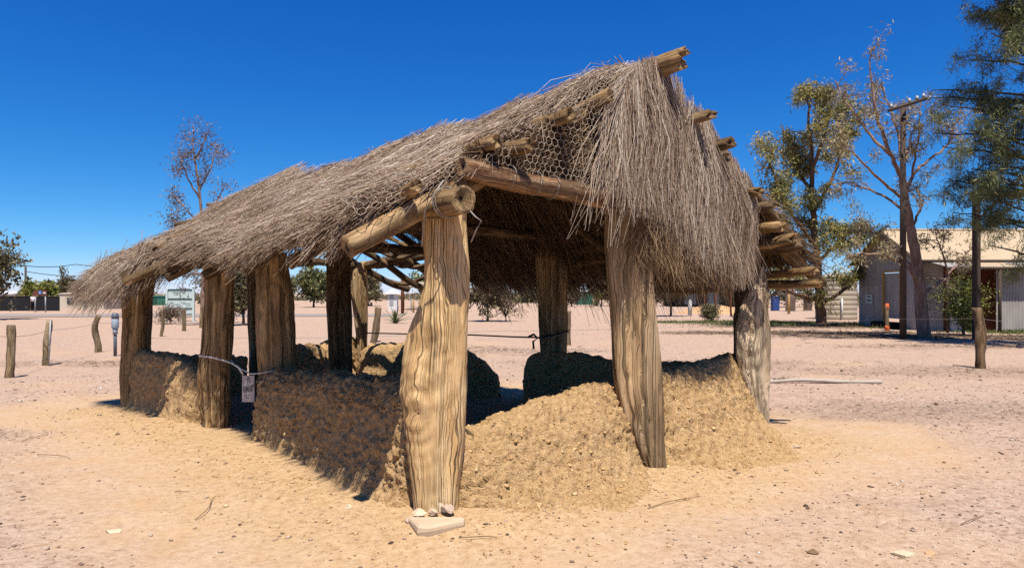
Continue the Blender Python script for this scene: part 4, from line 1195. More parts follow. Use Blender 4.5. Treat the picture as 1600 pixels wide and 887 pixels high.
# flat slab: a rough triangle
c = gp(680, 836)
tri = np.array([(-0.19, 0.10), (-0.10, -0.12), (-0.03, -0.135), (0.185, 0.02), (0.19, 0.06), (0.02, 0.11)])
mb = MB(); nt = len(tri)
rings = [(1.0, 0.0), (1.03, 0.03), (0.99, 0.052), (0.90, 0.060)]
vs = []
for sc_, zz in rings:
    for k, (x, y) in enumerate(tri): vs.append((c[0] + x * sc_, c[1] + y * sc_, c[2] - 0.015 + zz + 0.006 * math.sin(k * 2.3 + zz * 90)))
fs = [(j*nt+k, j*nt+(k+1) % nt, (j+1)*nt+(k+1) % nt, (j+1)*nt+k) for j in range(3) for k in range(nt)] + [tuple(3*nt+k for k in range(nt))]
mb.add(vs, fs)
tag(mb.build('flat_stone', M['stone'], loc=c), 'flat triangular stone slab lying at the foot of the nearest post', 'stone')
for k, (px, py, sz, mt, lb) in enumerate((
    (655, 823, (0.11, 0.08, 0.05), 'stone3', 'pale lumpy stone at left on the flat slab by the post'),
    (677, 821, (0.06, 0.05, 0.045), 'stone', 'small tan stone in the middle of the pile by the post'),
    (701, 820, (0.095, 0.075, 0.055), 'stone2', 'grey pink angular stone at right of the pile by the post'),
    (690, 815, (0.07, 0.06, 0.08), 'stone3', 'small upright pale stone against the post foot'),
    (640, 826, (0.08, 0.07, 0.04), 'stone2', 'small low stone at far left of the post foot pile'))):
    p = gp(px, py)
    stone('stone', p + [0, 0, sz[2] * 0.32 + (0.02 if k in (0, 1, 2) else 0.0)], sz, M[mt], lb, 80 + k, 'stones at the nearest post')
for k, (px, py, sz, mt, lb) in enumerate((
    (1412, 866, (0.12, 0.10, 0.04), 'stone3', 'white quartz stone near the bottom right corner'),
    (1452, 862, (0.05, 0.05, 0.03), 'dirtpile', 'little orange stone beside the white quartz one'),
    (175, 828, (0.10, 0.06, 0.03), 'stone3', 'whitish flat stone on the dirt at lower left'),
    (545, 803, (0.05, 0.05, 0.035), 'stone3', 'small white stone left of the nearest post'),
    (1243, 703, (0.09, 0.06, 0.04), 'stone2', 'dark brown stone right of the right corner post'),
    (1216, 692, (0.09, 0.06, 0.05), 'dirtpile', 'reddish stone at the foot of the right corner post'),
    (70, 856, (0.045, 0.04, 0.03), 'stone2', 'dark pebble at the lower left edge'),
    (1270, 863, (0.06, 0.05, 0.03), 'stick', 'brown clod on the sand at lower right'))):
    p = gp(px, py)
    stone('stone', p + [0, 0, sz[2] * 0.2], sz, M[mt], lb, 95 + k, 'loose stones on the dirt')
sticks = (((305, 812), (342, 777), 'thin stick pointing up the slope at lower left'), ((268, 771), (296, 769), 'short straight stick on the pale sand at left'),
          ((1500, 822), (1535, 808), 'bent reddish twig on the dirt at lower right'), ((716, 848), (772, 846), 'straw coloured stick right of the flat stone'),
          ((62, 708), (108, 716), 'dark crooked stick among litter at left'), ((40, 690), (78, 681), 'thin curved twig at far left'), ((1555, 682), (1600, 690), 'thin twig at the right edge'),
          ((1010, 800), (1095, 776), 'long thin stick lying on the slumped mud'))
for k, (a, b, lb) in enumerate(sticks):
    p, q = gp(*a), gp(*b)
    pts = [p + (q - p) * tt + np.array([0, 0, 0.008 + 0.012 * math.sin(tt * 3.1)]) + np.array([0.02, 0.02, 0]) * math.sin(tt * 5 + k) for tt in np.linspace(0, 1, 8)]
    tag(MB().tube([x - p for x in pts] if False else pts, [0.0032] * 5 + [0.003, 0.0025, 0.002], 5).build('stick', M['stick'], None, True, loc=p), lb, 'stick', 'sticks on the dirt')
# pale pole lying on the ground
p, q = gp(1196, 599), gp(1376, 599)
o = log('fallen_pole', p + [0, 0, 0.03], q + [0, 0, 0.045], 0.032, 0.042, M['pipe'], None, 0.10, 0.12)
tag(o, 'pale thin pole lying on the dirt right of the shelter', 'pole')

# ------------------------------------------------------------------ cord, card, cable
pc0, pc1 = PX(311, 557, 7.72), PX(402, 583, 7.12)
mid = PX(372, 573, 7.30)
cord = empty('cord', pc0, 'thin white cord tied across the doorway between two posts', 'cord')
MB().tube([PX(311, 556, 7.66), PX(330, 558, 7.62), PX(350, 563, 7.52), PX(362, 567, 7.45), mid, PX(380, 585, 7.22)], 0.009, 6).build('strand', M['cord'], cord, True)
MB().tube([PX(362, 563, 7.5), PX(366, 570, 7.44), PX(380, 578, 7.30), PX(392, 584, 7.18), PX(405, 583, 7.08), PX(428, 579, 7.02), PX(460, 577, 7.1)], 0.008, 6).build('strand', M['cord'], cord, True)
MB().tube([PX(403, 604, 7.12), PX(408, 597, 7.02), PX(418, 592, 7.0), PX(428, 589, 7.0)], 0.006, 6).build('loose_end', M['cord'], cord, True)
cc = PX(388, 607, 7.2)
cd_ = empty('card_sign', PX(388, 628, 7.2), 'small pinkish white hand lettered card hanging from the cord in the doorway', 'sign')
w, h_ = 19 / F * 7.2 / 2, 41 / F * 7.2 / 2
MB().box((cc[0] - w, cc[1] - 0.003, cc[2] - h_), (cc[0] + w, cc[1] + 0.003, cc[2] + h_)).build('card', M['card'], cd_)
mb = MB()
def stroke(pts, r=0.0032):
    mb.tube([np.array([cc[0] + x * w, cc[1] - 0.005, cc[2] + y * h_]) for x, y in pts], r, 5)
stroke([(-.25, .92), (.0, .9), (.2, .8), (-.2, .74)]); stroke([(-.25, .66), (.1, .7), (.3, .62)]); stroke([(-.15, .5), (.0, .52)]); stroke([(.12, .5), (.35, .52)])
stroke([(-.72, .18), (-.72, -.18), (-.55, -.28), (-.38, -.15), (-.38, .18)], 0.0045); stroke([(-.2, -.22), (-.2, .12), (.12, -.22), (.12, .14)], 0.0045); stroke([(.3, -.2), (.3, .12)], 0.0045); stroke([(.42, .2), (.85, .24)], 0.0045); stroke([(.62, .22), (.6, -.2)], 0.0045)
stroke([(-.6, -.55), (-.2, -.52)], 0.002); stroke([(.0, -.52), (.35, -.5)], 0.002); stroke([(-.4, -.72), (.2, -.7)], 0.0018)
tag(mb.build('lettering', M['ink'], cd_), kind='stuff')

cab = empty('barrier_cable', at(PM, 1.0), 'dark cable strung across the rear opening behind the nearest post', 'cable')
MB().tube([PX(889, 516, 9.2), PX(862, 524, 9.18), PX(842, 527, 9.35), PX(800, 526, 9.9), PX(737, 523, 10.8), PX(660, 522, 11.5), PX(570, 520, 11.8)], 0.012, 6).build('strand', M['cable'], cab, True)
MB().tube([PX(826, 526, 9.6), PX(834, 522, 9.55), PX(840, 528, 9.5), PX(833, 533, 9.5), PX(834, 545, 9.5)], 0.016, 6).build('knot', M['cable'], cab, True)
MB().tube([PX(842, 529, 9.18), PX(865, 526, 9.15), PX(889, 519, 9.2)], 0.008, 6).build('strand', M['wire'], cab, True)

# ------------------------------------------------------------------ fences
def fpost(px, ytop, ybase, wpx, label, lean=0.0, crook=0.0, group='rough timber fence posts', mat='fpost', D=None):
    D = D or ground_D(ybase)
    b = np.array([(px - 800) / F * D, D, 0.0]); b[2] = gz(b[0], b[1])
    t = PX(px + lean, ytop, D)
    r = wpx / F * D / 2
    o = log('fence_post', b - [0, 0, 0.12], t, r, r * 0.92, M[mat], None, crook, 0.24, hollow=0.01)
    return tag(o, label, 'fence post', group), b, t
fp = []
fp.append(fpost(15, 508, 589, 13, 'stout grey fence post nearest the left edge', 3, 0.05)[2])
o2, b2, t2 = fpost(72, 500, 571, 10, 'timber fence post with a steel picket strapped beside it', 6, 0.05)
fp.append(t2)
o3, b3, t3 = fpost(150, 492, 551, 9, 'thin crooked fence post third from the left edge', 1, 0.32)
fp.append(t3)
p = empty('star_picket', b2 + [0.12, -0.05, 0], 'grey steel picket leaning against the second timber fence post', 'picket')
MB().tube([b2 + [0.10, -0.07, -0.05], t2 + [0.06, -0.07, 0.0]], 0.016, 6).build('picket_shaft', M['galv'], p, True)
MB().tube([b2 + [0.0, -0.12, 0.55], b2 + [0.15, -0.12, 0.56]], 0.006, 5).build('wire_tie', M['wire'], p, True)
fp_b = [fpost(252, 484, 526, 5, 'dark thin fence post left of the mint notice board', 1, 0.1)[2],
        fpost(287, 482, 517, 6, 'dark stub post in front of the mint notice board', 0, 0.05)[2],
        fpost(314, 478, 512, 5, 'thin dark fence post right of the mint notice board', 2, 0.15)[2]]
fp_c = fpost(582, 480, 534, 11, 'pale leaning fence post seen through the far doorway', 9, 0.06)[2]
fp_d = fpost(889, 486, 540, 6, 'pale slim fence post right of the rear middle post', 0, 0.04)[2]
o5, b5, fp_e = fpost(1527, 481, 575, 15, 'rough brown fence post standing alone at right', 0, 0.10, mat='oldlog')
# strained wires
def wire_run(name, pts, label, r=0.005, sag=0.03, mat='wire', cat='wire'):
    path = []
    for a, b in zip(pts[:-1], pts[1:]):
        for k in np.linspace(0, 1, 9)[:-1]:
            q = a + (b - a) * k; q = q + np.array([0, 0, -sag * 4 * k * (1 - k)]); path.append(q)
    path.append(pts[-1])
    return tag(MB().tube(path, r, 5).build(name, M[mat], None, True), label, cat)
dn = np.array([0, 0, -0.22])
wire_run('fence_wire', [PX(-120, 512, 11.2), fp[0] + dn, fp[1] + dn, fp[2] + dn, PX(235, 500, 22.0)], 'thin fence wire joining the posts at the left edge', 0.005)
wire_run('fence_wire', [PX(230, 528, 22.5), PX(420, 527, 23.5), PX(580, 525, 23.6), PX(760, 517, 24), PX(1050, 511, 24.2)], 'single fence wire running behind the shelter', 0.008)
wire_run('fence_wire', [PX(1180, 512, 27), PX(1386, 497, 24.5), fp_e + dn, PX(1700, 512, 13.5)], 'thin fence wire by the lone post at right', 0.0032)

# grey meter pillar
b = gp(180, 556)
mp = empty('meter_pillar', b, 'pale blue grey meter box on a short post beside the left fence', 'meter box')
D = b[1]
MB().tube([b - [0, 0, 0.05], PX(180, 515, D)], 0.04, 10).build('post', M['meter_dark'], mp, True)
MB().tube([PX(180, 522, D), PX(180, 512, D)], 0.06, 12).build('collar', M['meter'], mp, True)
MB().tube([PX(180, 513, D), PX(180, 511.5, D), PX(180, 498, D), PX(180, 497, D)], [0.07, 0.085, 0.085, 0.07], 16).build('housing', M['meter'], mp, True)
MB().tube([PX(180, 497.5, D), PX(180, 494, D), PX(180, 490, D), PX(180, 488.5, D)], [0.088, 0.088, 0.07, 0.03], 16).build('cap', M['meter_dark'], mp, True)

# mint notice board
D = 39.0
def bx(px0, py0, px1, py1, D, d0, d1):
    a, c = PX(px0, py1, D), PX(px1, py0, D)
    return (a[0], D + d0, a[2]), (c[0], D + d1, c[2])
nb = empty('notice_board', [PX(281, 0, D)[0], D, 0], 'mint white panelled notice board on two pale posts at left', 'sign')
for x in (261, 302.5):
    MB().box(*bx(x - 1.6, 452, x + 1.6, 503, D, -0.06, 0.06)).build('post', M['mint'], nb)
for (a, b_, c_, d_) in ((263, 454.5, 281, 466), (282.5, 454.5, 294, 466), (295, 454.5, 301, 466), (263, 468, 301, 480.5), (263, 483, 301, 490)):
    MB().box(*bx(a, b_, c_, d_, D, -0.02, 0.02)).build('panel', M['mint'], nb)
for y0, y1 in ((451.5, 454.2), (466.2, 467.8), (480.7, 482.8), (490.2, 491.5)):
    MB().box(*bx(262.8, y0, 301, y1, D, -0.045, 0.045)).build('rail', M['green'], nb)
mb = MB()
rg = np.random.default_rng(3)
for (x0, x1, y) in ((270, 279, 457), (272, 280, 459.5), (265, 272, 473), (272, 282, 475), (283, 290, 472), (286, 298, 474), (291, 298, 477), (274, 280, 486), (284, 288, 486)):
    mb.box(*bx(x0, y, x1, y + 0.5, D, -0.03, -0.021))
tag(mb.build('faded_marks', M['green2'], nb), kind='stuff')

# ------------------------------------------------------------------ far left: black fence, sign, person, buildings
D = 62.0
for k, (x0, x1) in enumerate(((-160, -84), (-83, -8), (-7, 46), (47, 92))):
    a = PX(x0, 487, D - 0.03 * k); c_ = PX(x1, 463 + (0.5 if k % 2 else 0), D - 0.03 * k)
    f_ = empty('screen_fence', [(a[0] + c_[0]) / 2, D, 0], ['black mesh fence panel outside the left edge', 'black mesh fence panel cut by the left edge', 'black mesh fence panel left of the brown sign', 'black mesh fence panel behind the brown sign, ending at the cream wall'][k], 'fence', 'black fence panels by the road')
    MB().box((a[0], D - 0.03, 0.0), (c_[0], D + 0.03, c_[2])).build('mesh_panel', M['blackfence'], f_)
    MB().tube([(a[0] + 0.04, D - 0.06, -0.1), (a[0] + 0.04, D - 0.06, c_[2] + 0.06)], 0.035, 8).build('post', M['pole'], f_, True)
    MB().tube([(a[0], D - 0.05, c_[2] + 0.02), (c_[0], D - 0.05, c_[2] + 0.02)], 0.03, 6).build('top_rail', M['pole'], f_, True)
# brown street sign
D = 57.5
sg = empty('road_sign', [PX(62, 0, D)[0], D, 0], 'brown road sign with blue square and white mark on two grey posts', 'sign')
for x in (55, 71): MB().tube([PX(x, 489, D) * [1, 1, 0], PX(x, 461, D)], 0.05, 8).build('post', M['galv'], sg, True)
MB().box(*bx(53, 453.5, 74, 461.5, D, -0.08, -0.05)).build('panel', M['brownsign'], sg)
MB().box(*bx(61, 454.2, 66.5, 459.5, D, -0.10, -0.081)).build('symbol_square', M['bluesign'], sg)
mb = MB(); mb.box(*bx(63.2, 456.2, 64.3, 458.9, D, -0.12, -0.101)); mb.box(*bx(63.2, 454.8, 64.3, 455.6, D, -0.12, -0.101)); mb.build('symbol', M['white'], sg)
MB().box(*bx(68.5, 456.3, 72.5, 458.6, D, -0.10, -0.081)).build('arrow_mark', M['white'], sg)
# person beside the sign
D = 60.0
pb = np.array([PX(52, 0, D)[0], D, 0.02])
def person(base, hgt, label):
    s = hgt / 1.7
    e = empty('person', base, label, 'person')
    J = lambda x, y, z: base + np.array([x, y, z]) * s
    def skin(name, verts, edges, radii, mat, parent):
        me = bpy.data.meshes.new(name)
        me.from_pydata([tuple(v - origin_of(parent)) for v in verts], edges, [])
        o = bpy.data.objects.new(name, me); COL.objects.link(o); o.parent = parent
        md = o.modifiers.new('skin', 'SKIN')
        for i, r in enumerate(radii): me.skin_vertices[0].data[i].radius = (r * s, r * s)
        me.skin_vertices[0].data[0].use_root = True
        o.modifiers.new('sub', 'SUBSURF').levels = 1
        o.modifiers['sub'].render_levels = 1
        me.materials.append(mat)
        return o
    body = [J(0,0,.92), J(0,0,1.12), J(0,0,1.36), J(0,0,1.46), J(0,-.01,1.56), J(0,-.01,1.66),
            J(-.19,0,1.38), J(-.24,0,1.12), J(-.22,-.05,.88), J(.19,0,1.38), J(.25,0,1.12), J(.23,-.05,.88),
            J(-.1,0,.86), J(-.11,0,.48), J(-.11,.01,.08), J(-.11,-.12,.04), J(.1,0,.86), J(.12,0,.48), J(.12,.01,.08), J(.12,-.12,.04)]
    ed = [(0,1),(1,2),(2,3),(3,4),(4,5),(2,6),(6,7),(7,8),(2,9),(9,10),(10,11),(0,12),(12,13),(13,14),(14,15),(0,16),(16,17),(17,18),(18,19)]
    ra = [.14,.13,.15,.055,.095,.08,.06,.045,.035,.06,.045,.035,.085,.06,.045,.035,.085,.06,.045,.035]
    skin('body', body, ed, ra, M['skin'], e)
    skin('shirt', [J(0,0,.95), J(0,0,1.12), J(0,0,1.40), J(-.2,0,1.38), J(-.24,0,1.16), J(.2,0,1.38), J(.25,0,1.16)], [(0,1),(1,2),(2,3),(3,4),(2,5),(5,6)], [.165,.155,.165,.08,.065,.08,.065], M['shirt'], e)
    skin('trousers', [J(0,0,.93), J(-.1,0,.85), J(-.11,0,.48), J(-.11,.01,.07), J(.1,0,.85), J(.12,0,.48), J(.12,.01,.07)], [(0,1),(1,2),(2,3),(0,4),(4,5),(5,6)], [.165,.11,.085,.07,.11,.085,.07], M['trousers'], e)
    mb = MB(); mb.tube([J(0,.01,1.60), J(0,.01,1.68), J(0,.0,1.74)], [.10*s, .105*s, .04*s], 10); mb.build('hair', M['dark'], e, True)
person(pb, 1.52, 'distant person in white top and black trousers beside the brown sign')

def house(name, x0, x1, ytop, ybase, D, dep, wm, rm, label, cat, eave=0.3, pitch=0.15, doors=()):
    a = PX(x0, ybase, D); c_ = PX(x1, ytop, D)
    e = empty(name, [(a[0] + c_[0]) / 2, D + dep / 2, 0], label, cat)
    MB().box((a[0], D, -0.1), (c_[0], D + dep, c_[2])).build('wall', M[wm], e)
    rz = (c_[0] - a[0]) * pitch
    mb = MB(); xl, xr, yl, yr, z0 = a[0] - eave, c_[0] + eave, D - eave, D + dep + eave, c_[2] + 0.003
    ym = D + dep / 2
    mb.add([(xl, yl, z0), (xr, yl, z0), (xr, yr, z0), (xl, yr, z0), (xl, ym, z0 + rz), (xr, ym, z0 + rz)], [(0, 1, 5, 4), (2, 3, 4, 5), (0, 4, 3), (1, 2, 5), (3, 2, 1, 0)])
    mb.build('roof', M[rm], e)
    for (u0, u1, v0, v1, nm, mt) in doors:
        wx, wz = c_[0] - a[0], c_[2]
        MB().box((a[0] + u0 * wx, D - 0.06, v0 * wz), (a[0] + u1 * wx, D - 0.01, v1 * wz)).build(nm, M[mt], e)
    return e
house('house', 91, 162, 459, 484, 68, 6, 'cream', 'cream', 'cream walled low building behind the end of the black fence', 'building', 0.1, 0.05, ((.55, .63, .0, .75, 'door', 'sheet'), (.2, .35, .35, .75, 'window', 'glass')))
house('house', -60, 18, 459, 466, 85, 6, 'white', 'white', 'white roofed building beyond the black fence at left edge', 'building', 0.3, 0.05, ((.6, .7, .2, .8, 'window', 'glass'), (.8, .9, .2, .8, 'window', 'glass')))
house('green_shed', 228, 262, 463, 476, 90, 6, 'green2', 'green2', 'green sheet shed left of the mint notice board', 'shed', 0.1, 0.04, ((.3, .5, .0, .8, 'door', 'green'),))
house('green_shed', 903, 926, 456, 474, 95, 5, 'green2', 'green2', 'green shed beyond the road right of the rear middle post', 'shed', 0.1, 0.03, ((.3, .6, .0, .8, 'door', 'green'),))
house('house', 1060, 1150, 441, 466, 80, 8, 'dark', 'galv', 'low dark fronted building beyond the orange dirt heap', 'building', 0.6, 0.05, ((.1, .3, .1, .7, 'window', 'glass'), (.5, .7, .1, .7, 'window', 'glass')))
# power poles and lines at left
def ppole(px, ytop, D, r, label, mat='pole', arm=None):
    e = empty('power_pole', [PX(px, 0, D)[0], D, 0], label, 'power pole')
    t = PX(px, ytop, D)
    MB().tube([[t[0], D, -0.2], t], [r, r * 0.8], 10).build('shaft', M[mat], e, True)
    if arm:
        a, b_ = PX(arm[0][0], arm[0][1], D - 0.25), PX(arm[1][0], arm[1][1], D - 0.25)
        MB().tube([a, b_], 0.06, 6).build('crossarm', M['pole'], e)
        for k in arm[2]:
            q = a + (b_ - a) * k
            MB().tube([q + [0, 0, 0.05], q + [0, 0, 0.12], q + [0, 0, 0.2]], [0.05, 0.06, 0.03], 8).build('insulator', M['galv'], e, True)
    return e
ppole(40, 416, 75, 0.13, 'dark power pole behind the black fence at left')
ppole(30, 443, 120, 0.10, 'far thin power pole at the left edge', 'galv')
for (pts, lb) in (([PX(-80, 378, 60), PX(118, 413, 70), PX(400, 395, 75)], 'thick sagging power line above the left fence'), ([PX(40, 424, 75), PX(260, 408, 75)], 'power line leaving the dark pole to the right'), ([PX(-60, 436, 100), PX(250, 434, 95)], 'faint low power line near the left horizon')):
    wire_run('power_line', pts, lb, 0.035, 1.0, 'cable')

# ------------------------------------------------------------------ trees
def tube_np(pts, rs, n=6):
    pts = np.asarray(pts, float); m = len(pts)
    d = unit(np.gradient(pts, axis=0))
    ref = np.where(np.abs(d[:, 2:3]) < 0.9, np.array([[0.12, 0.2, 0.97]]), np.array([[1.0, 0.1, 0.0]]))
    ref = np.repeat(ref[m // 2][None], m, 0)
    a = unit(np.cross(d, ref)); b = np.cross(d, a)
    th = np.linspace(0, 2 * math.pi, n, endpoint=False)
    v = pts[:, None] + np.asarray(rs)[:, None, None] * (np.cos(th)[None, :, None] * a[:, None] + np.sin(th)[None, :, None] * b[:, None])
    idx = np.arange(m * n).reshape(m, n)
    f = np.stack([idx[:-1], np.roll(idx[:-1], -1, 1), np.roll(idx[1:], -1, 1), idx[1:]], -1).reshape(-1, 4)
    return v.reshape(-1, 3), f

class Tree:
    def __init__(s, seed):
        s.rg = np.random.default_rng(seed); s.v, s.f, s.n = [], [], 0; s.leafp = []
    def tube(s, pts, rs, n=6):
        v, f = tube_np(pts, rs, n); s.v.append(v); s.f.append(f + s.n); s.n += len(v)
    def limb(s, pts, r0, r1, wob=0.06):
        """smooth a control polyline"""
        pts = np.asarray(pts, float); m = len(pts)
        k = np.linspace(0, m - 1, (m - 1) * 5 + 1)
        P = np.stack([np.interp(k, np.arange(m), pts[:, i]) for i in range(3)], -1)
        for _ in range(2):
            Q = P.copy(); Q[1:-1] = 0.25 * P[:-2] + 0.5 * P[1:-1] + 0.25 * P[2:]; P = Q
        P[1:-1] += s.rg.normal(size=P[1:-1].shape) * wob * 0.4
        s.tube(P, np.linspace(r0, r1, len(P)), 7)
        return P
    def grow(s, p, d, L, r, depth, up, droop, leafy, kids=(3, 5), spread=0.75):
        m = 5 if depth > 0 else 3
        P = [p]; dd = unit(d)
        for k in range(m):
            dd = unit(dd + s.rg.normal(size=3) * 0.22 + np.array([0, 0, up - droop * k / m]))
            P.append(P[-1] + dd * L / m)
        P = np.array(P)
        s.tube(P, np.linspace(r, r * 0.45, m + 1), 3 if depth == 0 else 4)
        if depth <= leafy:
            for q in (P[2:] if m == 5 else (P[1] * 0.4 + P[2] * 0.6, P[2], (P[2] + P[3]) / 2, P[3])): s.leafp.append((q, dd))
        if depth == 0: return
        for _ in range(s.rg.integers(*kids)):
            k = s.rg.uniform(0.35, 1.0) * m
            i = min(int(k), m - 1); q = P[i] + (P[i+1] - P[i]) * (k - i)
            nd = unit(dd + s.rg.normal(size=3) * spread)
            s.grow(q, nd, L * s.rg.uniform(0.5, 0.75), r * 0.5, depth - 1, up, droop, leafy, kids, spread)
    def sprout(s, P, cnt, L, r, depth, up=0.1, droop=0.15, leafy=1, start=0.3, **kw):
        m = len(P)
        for _ in range(cnt):
            i = int(s.rg.uniform(start, 1.0) * (m - 1)); i = min(i, m - 2)
            d = unit(P[i+1] - P[i]); d = unit(d + s.rg.normal(size=3) * 0.8)
            s.grow(P[i], d, L * s.rg.uniform(0.6, 1.2), r, depth, up, droop, leafy, **kw)
    def build(s, base, name, label, bark_m, leaf_m, per, rad, ll, lw, hang=0.6, group=None, cat='tree', keep=1.0):
        e = empty(name, base, label, cat, group)
        mesh('trunk', np.concatenate(s.v), np.concatenate(s.f), M[bark_m], e, smooth=True)
        rg = s.rg
        C = np.array([q for q, _ in s.leafp])
        if keep < 1: C = C[rg.uniform(size=len(C)) < keep]
        n = len(C) * per
        c = np.repeat(C, per, 0) + rg.normal(size=(n, 3)) * rad
        d = unit(rg.normal(size=(n, 3)) + np.array([0, 0, -hang]))
        w = unit(np.cross(d, rg.normal(size=(n, 3))))
        L = rg.uniform(*ll, n)[:, None]; W = rg.uniform(*lw, n)[:, None]
        nrm = np.cross(d, w)
        v = np.stack([c, c + d * L * 0.45 + w * W * 0.5 + nrm * W * 0.2, c + d * L, c + d * L * 0.45 - w * W * 0.5 + nrm * W * 0.2], 1).reshape(-1, 3)
        f = np.arange(n * 4).reshape(n, 4)
        cl = fbm(C * 1.3, 2)
        tint = np.clip(0.45 + 0.5 * np.repeat(cl, per) + rg.normal(size=n) * 0.22, 0, 1)
        mesh('crown', v, f, M[leaf_m], e, attr={'tint': np.repeat(tint, 4)})
        return e

def pl(D, *pts):
    """polyline of (px, py, extra depth)"""
    return [PX(p[0], p[1], D) * np.array([(D + p[2]) / D, (D + p[2]) / D, 1]) + np.array([0, 0, (HOR - p[1]) / F * p[2]]) for p in pts]

# tree with olive crown (right of shelter)
D = 33.0
T = Tree(101)
base = np.array([PX(1283, 0, D)[0], D, 0.0])
tr = T.limb([base - [0, 0, 0.2]] + pl(D, (1282, 480, 0), (1280, 440, 0), (1274, 380, 0.2), (1268, 310, 0.2), (1270, 250, 0), (1262, 190, 0.1), (1268, 152, 0)), 0.26, 0.03)
for lb in ([(1281, 470, 0), (1250, 462, -0.8), (1225, 452, -1.2), (1205, 462, -1.4)], [(1283, 474, 0), (1310, 460, 0.4), (1335, 440, 0.7), (1345, 415, 1.0)]):
    P = T.limb(pl(D, *lb), 0.11, 0.04); T.sprout(P, 5, 1.0, 0.03, 2, 0.15, 0.1, 1)
for lb in ([(1274, 385, 0), (1240, 340, -1), (1215, 290, -1.5), (1198, 240, -1.6)], [(1270, 330, 0), (1300, 280, 1), (1318, 220, 1.3), (1322, 170, 1.2)], [(1268, 300, 0), (1235, 250, 1.2), (1222, 195, 1.6)], [(1270, 260, 0), (1290, 210, -1), (1300, 165, -1.3)], [(1276, 410, 0), (1310, 380, -1), (1335, 350, -1.8)], [(1276, 400, 0), (1245, 390, 1), (1215, 370, 1.6), (1200, 345, 2)]):
    P = T.limb(pl(D, *lb), 0.10, 0.025); T.sprout(P, 8, 0.85, 0.03, 2, 0.04, 0.15, 1, 0.3)
T.sprout(tr, 14, 0.85, 0.03, 2, 0.05, 0.15, 1, 0.45)
T.build(base, 'gum_tree', 'olive leaved gum tree with low forked trunk beside the round tank', 'bark_brown', 'leaf_olive', 7, 0.15, (0.14, 0.27), (0.04, 0.065), 0.9, 'gum trees at right', keep=0.8)

# sparse pink-barked tree in front of the shed
D = 24.4
T = Tree(102)
base = np.array([PX(1447, 0, D)[0], D, 0.0])
tr = T.limb([base - [0, 0, 0.2]] + pl(D, (1440, 490, 0), (1436, 430, 0), (1425, 360, 0), (1416, 315, 0), (1409, 277, 0)), 0.24, 0.11, 0.03)
for (lb, r) in (([(1409, 277, 0), (1391, 242, -0.4), (1370, 179, -0.6), (1360, 120, -0.5), (1360, 78, -0.4)], .085), ([(1391, 242, -.4), (1360, 215, .2), (1332, 172, .6), (1315, 145, .9), (1304, 127, 1.0)], .06),
                ([(1409, 285, 0), (1406, 214, .6), (1390, 170, .9), (1377, 127, 1.0)], .06), ([(1412, 300, 0), (1426, 277, .2), (1440, 256, .4), (1478, 232, .8), (1492, 197, 1.0), (1500, 172, 1.0)], .07),
                ([(1414, 312, 0), (1373, 280, -.6), (1345, 250, -1.0), (1307, 218, -1.3)], .06), ([(1416, 330, 0), (1370, 300, .6), (1330, 285, 1.0), (1300, 288, 1.3)], .05), ([(1426, 277, .2), (1432, 230, -.3), (1437, 190, -.6), (1440, 160, -.6)], .045),
                ([(1436, 440, 0), (1405, 405, -.6), (1360, 395, -1.0), (1325, 400, -1.2)], .07), ([(1440, 460, 0), (1470, 440, .5), (1495, 415, .9), (1520, 385, 1.0)], .07), ([(1436, 430, 0), (1400, 390, .8), (1370, 365, 1.2), (1340, 350, 1.6)], .06), ([(1480, 432, .6), (1475, 400, .3), (1462, 370, .2)], .04),
                ([(1428, 350, 0), (1440, 320, .4), (1432, 290, .6)], .05), ([(1409, 277, 0), (1420, 230, -.5), (1430, 200, -.6)], .04)):
    P = T.limb(pl(D, *lb), r, 0.018, 0.05); T.sprout(P, 7, 0.62, 0.018, 2, 0.05, 0.12, 1, 0.35, kids=(2, 4))
T.build(base, 'gum_tree', 'sparse pinkish barked tree with bare branches before the tin shed', 'bark_pink', 'leaf_grey', 4, 0.11, (0.12, 0.22), (0.028, 0.045), 0.7, 'gum trees at right', keep=0.55)

# dark feathery tree at the right edge
D = 20.5
T = Tree(103)
base = np.array([PX(1650, 0, D)[0], D, 0.0])
tr = T.limb([base - [0, 0, 0.2], base + [-0.05, 0, 3.0], base + [-0.2, 0, 6.0], base + [-0.15, 0.1, 9.0], base + [-0.2, 0, 12.0]], 0.24, 0.05, 0.03)
rgT = np.random.default_rng(9)
for k in range(66):
    hgt = rgT.uniform(2.2, 12.5)
    p = base + np.array([-0.1, 0, hgt])
    a = rgT.uniform(0, 2 * math.pi)
    if k < 44: a = rgT.uniform(math.radians(120), math.radians(250))
    Lm = (1.9 + 1.3 * rgT.uniform()) * (1.0 - 0.35 * max(0, hgt - 8) / 4)
    d = np.array([math.cos(a), math.sin(a), 0.25])
    P = T.limb([p, p + d * Lm * 0.5 + [0, 0, 0.1], p + d * Lm + [0, 0, 0.05]], 0.045, 0.015, 0.05)
    T.sprout(P, 5, 0.62, 0.012, 1, 0.06, 0.3, 1, 0.3, kids=(2, 4))
e = T.build(base, 'feathery_tree', 'tall dark green feathery tree cut off by the right edge', 'bark_dark', 'leaf_dark', 14, 0.10, (0.12, 0.28), (0.013, 0.024), 0.9)

